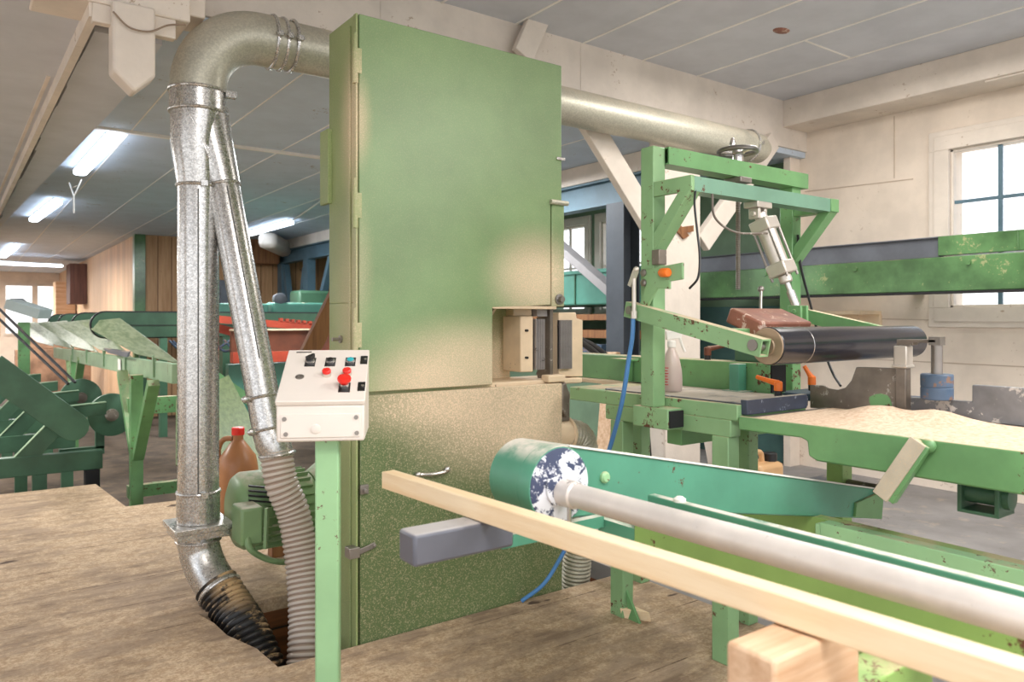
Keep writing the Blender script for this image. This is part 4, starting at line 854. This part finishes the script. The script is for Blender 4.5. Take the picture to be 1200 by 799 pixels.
for p1, p2 in (((4.75, 13.6, 2.3), (4.75, 13.2, .9)), ((4.75, 12.6, 2.2), (4.75, 12.95, .9)), ((4.75, 11.45, 2.32), (4.75, 12.35, .9))): MB().beam(p1, p2, .1, .1, (1, 0, 0)).build('strut', M['steel_blue'], fr)
tm = thing('turquoise_bench_machine', (5.4, 6.4, -.35), 'turquoise cabinet machine beneath the rear windows right of the saw', 'machine')
MB().box(5.1, 5.9, 5.0, 8.2, 1.45, 1.80).build('body', M['turq'], tm, .02)
MB().box(5.08, 5.92, 4.98, 8.22, 1.77, 1.81).build('lid', M['turq'], tm, .006)
for y in (5.9, 6.6, 7.3): MB().box(5.085, 5.1, y - .006, y + .006, 1.46, 1.77).build('seam', M['green_dark'], tm)
MB().prism([(5.09, 6.75, 1.74), (5.09, 6.45, 1.78), (5.09, 6.55, 1.6), (5.09, 6.62, 1.52)], (-.012, 0, 0)).build('rag', M['rust'], tm)
MB().box(5.12, 5.8, 5.0, 8.2, 1.3, 1.36).box(5.12, 5.8, 5.0, 8.2, 1.12, 1.2).build('shelf', M['old_wood'], tm)
for x, y in ((5.15, 5.1), (5.75, 5.1), (5.15, 8.05), (5.75, 8.05)): MB().box(x, x + .08, y, y + .08, -.35, 1.45).build('leg', M['green_dark'], tm)
MB().box(5.2, 5.22, 5.0, 8.2, -.2, 1.0).build('lower_panel', M['green_wall'], tm)
MB().box(5.0, 5.12, 5.4, 7.5, .98, 1.06).build('blue_rail', M['blue_weight'], tm)
tag(MB().beam((4.35, 4.72, -.35), (4.55, 4.78, 1.02), .16, .05, (1, 0, 0)).build('grey_board', M['pine_end'], None, .003), 'weathered board standing on end beside the charcoal column', 'board')
for k in range(3):
    pass
tag(MB().tube(curve([(2.75, 3.25, 1.22), (3.1, 3.4, 1.1), (3.5, 3.6, .92), (3.8, 3.7, .7), (4.0, 3.8, .02)], 8), .018, 10).tube(curve([(2.78, 3.28, 1.22), (3.15, 3.43, 1.12), (3.56, 3.63, .94), (3.85, 3.73, .72), (4.05, 3.83, .02)], 8), .018, 10).build('power_cable', M['black_rubber'], None), 'pair of thick black cables sloping away right of the saw guides', 'cable')
tag(MB().box(XW - .06, XW - .012, 4.05, 5.3, -.005, 1.43).build('teal_board', M['teal_wall'], None, .003), 'dark teal wall board below the green beam behind the timber post', 'board')

# ------------------------------------------------------------------ LAMPS
def lamp(p0, p1, label, wdt=.11):
    p0 = V(p0); p1 = V(p1); t_ = thing('ceiling_lamp', (p0 + p1) / 2, label, 'lamp', 'fluorescent ceiling lamps'); d = (p1 - p0).normalized(); s_ = V((-d.y, d.x, 0))
    MB().beam(p0 - d * .03 + V((0, 0, .055)), p1 + d * .03 + V((0, 0, .055)), wdt * .8, .03).build('housing', M['lamp_body'], t_, .004)
    pts = []
    for c_, a0 in ((p1, -90), (p0, 90)):
        for i in range(9):
            a_ = math.radians(a0 + 180 * i / 8); pts.append(c_ + d * (wdt * .5 * math.cos(a_)) + s_ * (wdt * .5 * math.sin(a_)) + V((0, 0, -.01)))
    MB().prism(pts, (0, 0, .05)).build('diffuser', M['lamp'], t_, .012)
    return t_
lamp((.91, 6.45, 2.685), (.87, 8.15, 2.685), 'lit fluorescent lamp nearest the duct, hung with cobwebs')
lamp((.87, 10.4, 2.685), (.76, 12.4, 2.685), 'second lit fluorescent lamp along the soffit edge')
lamp((.76, 17, 2.685), (.66, 20.0, 2.685), 'third lit fluorescent lamp along the soffit, at the left photo edge')
lamp((3.76, 10.6, 2.685), (3.72, 12.4, 2.685), 'lit fluorescent lamp between the slanting pipe and the saw cabinet')
lamp((-1.6, 19.5, 2.52), (1.72, 19.9, 2.52), 'long lit strip lamp across the far end above the windows', .13)
wb = MB(); a0 = V((.80, 8.35, 2.62)); a1 = V((.86, 8.2, 2.62)); a2 = V((.83, 8.25, 2.48)); a3 = V((.83, 8.25, 2.32))
wb.tube([a0, a2], .007, 6).tube([a1 + V((.03, 0, .02)), a2], .006, 6).tube([a0.lerp(a2, .4), a1.lerp(a2, .3)], .004, 6).tube([a2, a3], .008, 6)
tag(wb.build('cobweb', M['web'], None), 'dusty cobweb strands hanging from the near end of a ceiling lamp', 'cobweb')
tag(MB().tube(curve([(.50, 3.55, 2.60), (.56, 3.54, 2.545), (.64, 3.54, 2.545), (.72, 3.57, 2.60), (.80, 3.6, 2.63)], 8), .004, 6).build('hanging_wire', M['wire'], None), 'thin wire sagging across the pointed timber stub', 'wire')
tag(MB().tube([(2.9, 6.5, 2.715), (3.4, 8.5, 2.715), (3.76, 10.5, 2.715)], .012, 8).build('lamp_conduit', M['lamp_body'], None), 'grey conduit running along the rear ceiling to a lamp', 'conduit')
# ------------------------------------------------------------------ LEFT BACKGROUND MACHINES
LF = -.35
# chain conveyor arms
def stadium(x0, x1, z0, z1, y0, y1):
    r = (z1 - z0) / 2; cz = (z0 + z1) / 2
    return [(x0 + r + r * math.cos(math.radians(a_)), y0, cz + r * math.sin(math.radians(a_))) for a_ in range(90, 271, 15)] + [(x1, y0, z0), (x1, y0, z1)], (0, y1 - y0, 0)
names = ['nearest to the duct', 'second from the duct', 'third from the duct', 'fourth from the duct', 'farthest from the duct']
ca = thing('conveyor_arm', (3.2, 8.3, LF), 'dark green chain conveyor arm with black top, ' + names[0], 'conveyor', 'conveyor arms behind the duct')
pts, e_ = stadium(.98, 5.6, 1.13, 1.375, 8.24, 8.36); MB().prism(pts, e_).build('arm', M['green_dark'], ca)
pts, e_ = stadium(.965, 5.6, 1.118, 1.39, 8.27, 8.33); MB().prism(pts, e_).build('chain', M['black_rubber'], ca)
MB().box(1.2, 5.6, 8.232, 8.24, 1.245, 1.252).build('seam', M['black_rubber'], ca)
for x in (2.2, 5.2): MB().box(x, x + .1, 8.25, 8.35, LF, 1.14).build('leg', M['green_dark'], ca)
for k, y in enumerate((9.9, 11.5, 13.0)):
    c = copy_tree(ca); c.location.y = y; c['label'] = 'dark green chain conveyor arm with black top, ' + names[k + 1]
    c.location.x = 3.2 if y < 12 else 3.2 
# sorting deck
sd_ = thing('sorting_deck', (1.2, 8, LF), 'faded green sorting deck of sloping steel chutes left of the duct', 'conveyor')
b0 = V((1.235, 5.85, .91)); b1 = V((1.05, 12.7, .83)); MB().beam(b0, b1, .06, .145).build('front_beam', M['green_pale'], sd_, .004)
q = b0.lerp(b1, .28) + V((-.035, 0, 0)); MB().box(q.x - .004, q.x, q.y - .08, q.y + .08, q.z - .05, q.z + .05).build('label_plate', M['paper'], sd_)
ch = []
for k in range(5):
    s_ = 1.55 * k
    f = lambda P_: V((P_.x - .07 * k, P_.y + s_, P_.z - .012 * k))
    q = [f(onD(212, 426, 5.45)), f(onD(160, 415, 6.15)), f(onD(92, 378, 7.6)), f(onD(141, 373, 7.0))]
    MB().sheet(q, .012, 8, .02).build('chute', M['green_olive'], sd_)
q = b0.lerp(b1, .12); MB().sheet([onD(128, 413, 7.0), onD(150, 418, 6.4), onD(152, 412, 6.4), onD(122, 408, 7.1)], .02).build('deflector', M['grey_channel'], sd_)
for k in range(5): 
    q = b0.lerp(b1, .08 + .16 * k); MB().box(q.x - .045, q.x - .02, q.y - .02, q.y + .02, q.z - .05, q.z + .12).build('clip', M['green_pale'], sd_)
for yy in (6.62, 10.9):
    x_ = 1.06
    MB().box(x_, x_ + .09, yy, yy + .09, LF, .86).build('leg', M['green_mid'], sd_, .003)
    MB().beam((x_ + .05, yy - .62, .84), (x_ + .05, yy + .0, .2), .06, .08, (1, 0, 0)).build('brace', M['green_mid'], sd_)
    MB().beam((x_ + .05, yy + .75, .84), (x_ + .05, yy + .1, .2), .06, .08, (1, 0, 0)).build('brace', M['green_mid'], sd_)
MB().sheet([onD(206, 468, 6.3), onD(268, 440, 6.8), onD(330, 560, 5.9), onD(206, 545, 5.7)], .012).build('lower_chute', M['olive_dark'], sd_)
MB().box(1.1, 1.9, 7.0, 7.08, .5, .64).build('cross_beam', M['green_mid'], sd_); MB().box(1.1, 1.9, 7.0, 7.08, -.2, -.1).build('cross_beam', M['green_mid'], sd_)
# log loader: three decks of beams with bent skids, discs and a swing board
ld = thing('log_loader', (.2, 7.6, LF), 'low dark green log loader with bent skid plates at the left edge', 'conveyor')
for k, yy in enumerate((7.15, 8.5, 9.9, 11.4)):
    x1 = .93 - .06 * k
    MB().box(-1.6, x1, yy, yy + .1, .05, .205).build('deck_beam', M['green_dark'], ld, .004)
    sk = [(x1 - .62, .2), (x1 - .28, .58), (x1 + .03, .60), (x1 + .03, .50), (x1 - .2, .48), (x1 - .44, .2)]
    MB().prism([(x, yy + .02, z) for x, z in sk], (0, .06, 0)).build('skid', M['green_dark'], ld, .003)
    MB().beam((x1 - .62, yy + .05, .205), (x1 - .28, yy + .05, .585), .07, .006, (-.7, 0, .6)).beam((x1 - .28, yy + .05, .585), (x1 + .03, yy + .05, .605), .07, .006).build('wear_strip', M['green_pale'], ld)
    for x in (x1 - .12, x1 - .5): MB().box(x, x + .1, yy + .0, yy + .1, LF, .05).build('leg', M['green_dark'], ld)
MB().box(x1 - 1.6, .86, 7.0, 7.06, -.25, -.1).build('low_rail', M['green_dark'], ld)
MB().box(.80, .9, 7.1, 7.25, -.12, .05).build('tube_socket', M['dark_in'], ld)
q0 = onY(-12, 430, 7.0); q1 = onY(86, 500, 7.0); dq = (q1 - q0).normalized(); uq = V((-dq.z, 0, dq.x)); hw_ = .115
pts = [q0 - uq * hw_, q1 - uq * hw_] + [q1 + dq * (hw_ * math.sin(a_ * PI / 8)) - uq * (hw_ * math.cos(a_ * PI / 8)) for a_ in range(1, 8)] + [q1 + uq * hw_, q0 + uq * hw_]
MB().prism(pts, (0, .06, 0)).build('swing_board', M['green_dark'], ld, .004)
for px, py, yy, r in ((131, 486, 7.55, .19), (95, 466, 8.7, .19)):
    q = onY(px, py, yy); dk = MB().lathe(q, (0, -1, 0), [(r, -.05), (r, 0), (r - .01, .004)], 40).build('disc', M['green_dark'], ld)
    MB().lathe(q, (0, -1, 0), [(.055, 0), (.055, .015), (.035, .016), (.035, .04), (.02, .042)], 24).build('hub', M['steel_plate'], dk)
    MB().box(q.x - .12, q.x - .05, yy + .06, yy + .12, q.z - .3, q.z + .03).box(q.x - .4, q.x - .05, yy + .06, yy + .12, .10, .17).build('disc_stand', M['green_dark'], ld)
tag(MB().tube([onY(-5, 358, 9.0), onY(88, 448, 8.0)], .013, 8).tube([onY(-5, 370, 9.0), onY(80, 450, 8.0)], .013, 8).build('drive_belt', M['black_rubber'], None), 'pair of black drive belts slanting over the log loader', 'belt')
# trough on green post
q = onD(28, 440, 10.5)
tr = thing('feed_trough', (q.x, q.y, LF), 'grey sloping trough on a green post in front of the far windows', 'trough')
MB().box(q.x - .07, q.x + .07, q.y - .06, q.y + .06, LF, 1.27).build('post', M['green_mid'], tr)
MB().beam(onD(14, 356, 10.5), onD(53, 368, 10.5), .3, .14).build('trough', M['trough'], tr, .01)
MB().lathe(onD(11, 356, 10.7), (1, 0, 0), [(.07, 0), (.08, .02), (.08, .16), (.05, .2)], 18).build('gear_motor', M['grey_channel'], tr)
tag(MB().box(1.97, 2.325, 20.4, 21.2, 1.68, 2.64).build('wall_cupboard', M['brown_cab'], None, .01), 'dark brown cupboard mounted on the pale wood wall', 'cupboard')
tag(MB().box(1.85, 2.3, 22.5, 23.2, LF, 2.3).build('wooden_crate_stack', M['pine_end'], None, .01), 'orange brown wooden crate standing beyond the brown cupboard', 'crate')
q = onD(-18, 380, 14); tag(MB().box(q.x - .25, q.x + .24, q.y, q.y + .2, .98, 1.42).box(q.x - .25, q.x - .17, q.y, q.y + .2, LF, .98).box(q.x + .14, q.x + .22, q.y, q.y + .2, LF, .98).build('yellow_cabinet', M['yellow'], None, .01), 'yellow machine hood on legs at the left photo edge', 'machine')
q = onD(60, 420, 15); tag(MB().box(q.x - .6, q.x + .7, q.y, q.y + .3, LF, .72).box(q.x - .5, q.x + .2, q.y, q.y + .3, .72, 1.0).build('pallet_stack', M['stone'], None, .01), 'pale stacked goods far back below the far windows', 'stack')
# red edger between the two pipes
rg = thing('red_edger', (3.2, 9.0, LF), 'red and brown framed edging machine seen between the duct and saw cabinet', 'machine')
MB().box(2.0, 4.7, 7.2, 7.26, 1.0, 1.2).build('brown_channel', M['rust'], rg)
MB().box(2.0, 4.7, 7.16, 7.28, 1.2, 1.215).build('top_flange', M['cream'], rg)
MB().box(2.0, 4.7, 7.15, 7.25, .90, 1.0).build('red_beam', M['red'], rg)
MB().beam((1.7, 7.5, 1.33), (3.3, 7.5, 1.19), .06, .07).beam((1.7, 7.6, 1.30), (2.2, 7.6, 1.16), .05, .08).build('red_rail', M['red'], rg)
b = MB()
for k in range(12): b.box(2.55 + k * .06, 2.58 + k * .06, 7.47, 7.53, 1.28 - k * .006, 1.32 - k * .006)
b.build('rack_teeth', M['red'], rg)
MB().box(2.0, 4.7, 7.3, 7.4, .25, .88).build('green_panel', M['turq'], rg)
MB().beam((1.75, 7.1, .85), (2.45, 7.1, .3), .05, .09).build('dark_strut', M['green_mid'], rg)
for x in (2.1, 4.5): MB().box(x, x + .12, 7.3, 7.42, LF, .3).build('leg', M['green_dark'], rg)
hd = thing('trimming_machine', (3.6, 9.6, LF), 'green roller head with rounded covers behind the red edger', 'machine')
MB().box(3.05, 4.2, 9.2, 9.5, 1.36, 1.52).build('cover', M['turq'], hd, .03)
MB().box(3.1, 4.1, 9.16, 9.46, 1.24, 1.36).build('guard', M['green_pale'], hd, .01)
MB().box(2.3, 3.0, 9.2, 9.5, 1.36, 1.5).build('cover', M['turq'], hd, .02)
MB().box(3.0, 4.3, 9.22, 9.52, 1.08, 1.24).build('grey_base', M['steel_blue'], hd)
for x in (2.45, 4.05): MB().box(x, x + .1, 9.3, 9.4, LF, 1.36).build('leg', M['green_dark'], hd)
MB().lathe((3.15, 9.22, 1.56), (0, -1, 0), [(.07, -.1), (.08, 0), (.05, .02)], 18).lathe((4.2, 9.22, 1.5), (0, -1, 0), [(.09, -.1), (.1, 0), (.05, .02)], 18).build('knob_wheel', M['grey_channel'], hd)
tag(MB().box(3.55, 3.8, 13.55, 13.95, LF, 2.0).box(3.57, 3.78, 13.5, 13.55, .2, 1.9).build('grey_locker', M['grey_channel'], None, .01), 'grey steel locker against the rear wood wall between the pipes', 'locker')
tag(MB().box(4.05, 4.6, 13.55, 13.995, 2.32, 2.745).build('wooden_box', M['old_wood'], None, .006), 'square wooden boxing high on the rear wood wall', 'box')
tag(MB().beam((3.95, 12.2, 2.60), (4.9, 13.9, 2.60), .3, .26).build('white_duct', M['white_wood'], None, .08), 'white rounded air duct under the rear ceiling near a lamp', 'duct')
q = onY(376, 350, 11); tag(MB().box(q.x - .35, q.x + .6, 11, 11.4, 1.35, 1.75).box(q.x - .2, q.x + .5, 11.05, 11.35, LF, 1.35).build('green_gearbox', M['green_dark'], None, .04), 'dark green gearbox on a stand below the blue struts', 'machine')
b = MB()
for k in range(14):
    x = 1.5 + random.random() * 2.2; b.tube(curve([(x, 7.9, 1.1), (x + .1, 7.85, .95 + random.random() * .1), (x + .3, 7.9, 1.1)], 5), .012, 6)
tag(b.build('cable_bundle', M['blue_weight'], None), 'tangle of blue hoses under the nearest conveyor arm', 'hoses', kind='stuff')

# ------------------------------------------------------------------ WORLD, LIGHT, CAMERA
w = bpy.data.worlds.new('daylight'); SC.world = w; w.use_nodes = True; nt = w.node_tree; bg = nt.nodes['Background']
tc = nt.nodes.new('ShaderNodeTexCoord'); sx_ = nt.nodes.new('ShaderNodeSeparateXYZ'); nt.links.new(tc.outputs['Generated'], sx_.inputs[0])
cr = nt.nodes.new('ShaderNodeValToRGB'); nt.links.new(sx_.outputs['Z'], cr.inputs[0])
cr.color_ramp.elements[0].position = .0; cr.color_ramp.elements[0].color = (.70, .70, .70, 1)
cr.color_ramp.elements[1].position = .4; cr.color_ramp.elements[1].color = (.78, .88, 1, 1)
e = cr.color_ramp.elements.new(.08); e.color = (.95, .96, 1, 1)
nt.links.new(cr.outputs[0], bg.inputs['Color']); bg.inputs['Strength'].default_value = 2.0
def area(name, loc, rot, sx, sy, power, col=(1, 1, 1)):
    l = bpy.data.lights.new(name, 'AREA'); l.shape = 'RECTANGLE'; l.size = sx; l.size_y = sy; l.energy = power; l.color = col
    o = bpy.data.objects.new(name, l); C.objects.link(o); o.location = loc; o.rotation_euler = rot; return o
area('bay_fill', (.3, -.6, 3.1), (0, 0, 0), 1.5, 1.5, 110, (1, .96, .91))  # added fill lights over the near bay, no fixtures there
area('bay_fill', (3.4, -.6, 3.1), (0, 0, 0), 1.5, 1.5, 110, (1, .96, .91))
area('bay_fill', (4.4, 2.4, 3.1), (0, 0, 0), 1.2, 1.2, 50, (1, .96, .91))
area('hall_fill', (2.4, 6, 2.65), (0, 0, 0), .3, 1.6, 60, (.94, .97, 1))  # added fill lights to brighten the rear hall, apart from the modelled lamps
area('hall_fill', (3.0, 10, 2.65), (0, 0, 0), .3, 1.6, 120, (.94, .97, 1))
area('hall_fill', (4.0, 6, 2.65), (0, 0, 0), .3, 1.6, 60, (.94, .97, 1))
area('hall_fill', (.2, 16, 2.5), (0, 0, 0), .3, 1.6, 180, (1, .97, .92))
area('hall_fill', (-1.5, 8, 2.5), (0, 0, 0), .3, 1.6, 160, (1, .97, .92))
area('hall_fill', (-.5, 23, 2.5), (0, 0, 0), .3, 1.6, 420, (1, .97, .92))
cam = bpy.data.cameras.new('camera'); co = bpy.data.objects.new('camera', cam); C.objects.link(co)
co.location = (0, 0, EYE); co.rotation_euler = (PI / 2, 0, YAW - PI / 2); cam.sensor_width = 36; cam.lens = 26.4; cam.shift_y = -24.5 / 1200; cam.clip_start = .05
cam.dof.use_dof = True; cam.dof.focus_distance = 3.1; cam.dof.aperture_fstop = 4.0
SC.camera = co
SC.view_settings.view_transform = 'Standard'; SC.view_settings.look = 'None'; SC.view_settings.gamma = 1; SC.view_settings.exposure = 0.12
try: SC.view_settings.use_curve_mapping = False
except Exception: pass
for o in bpy.data.objects:
    if '_local' in o: del o['_local']
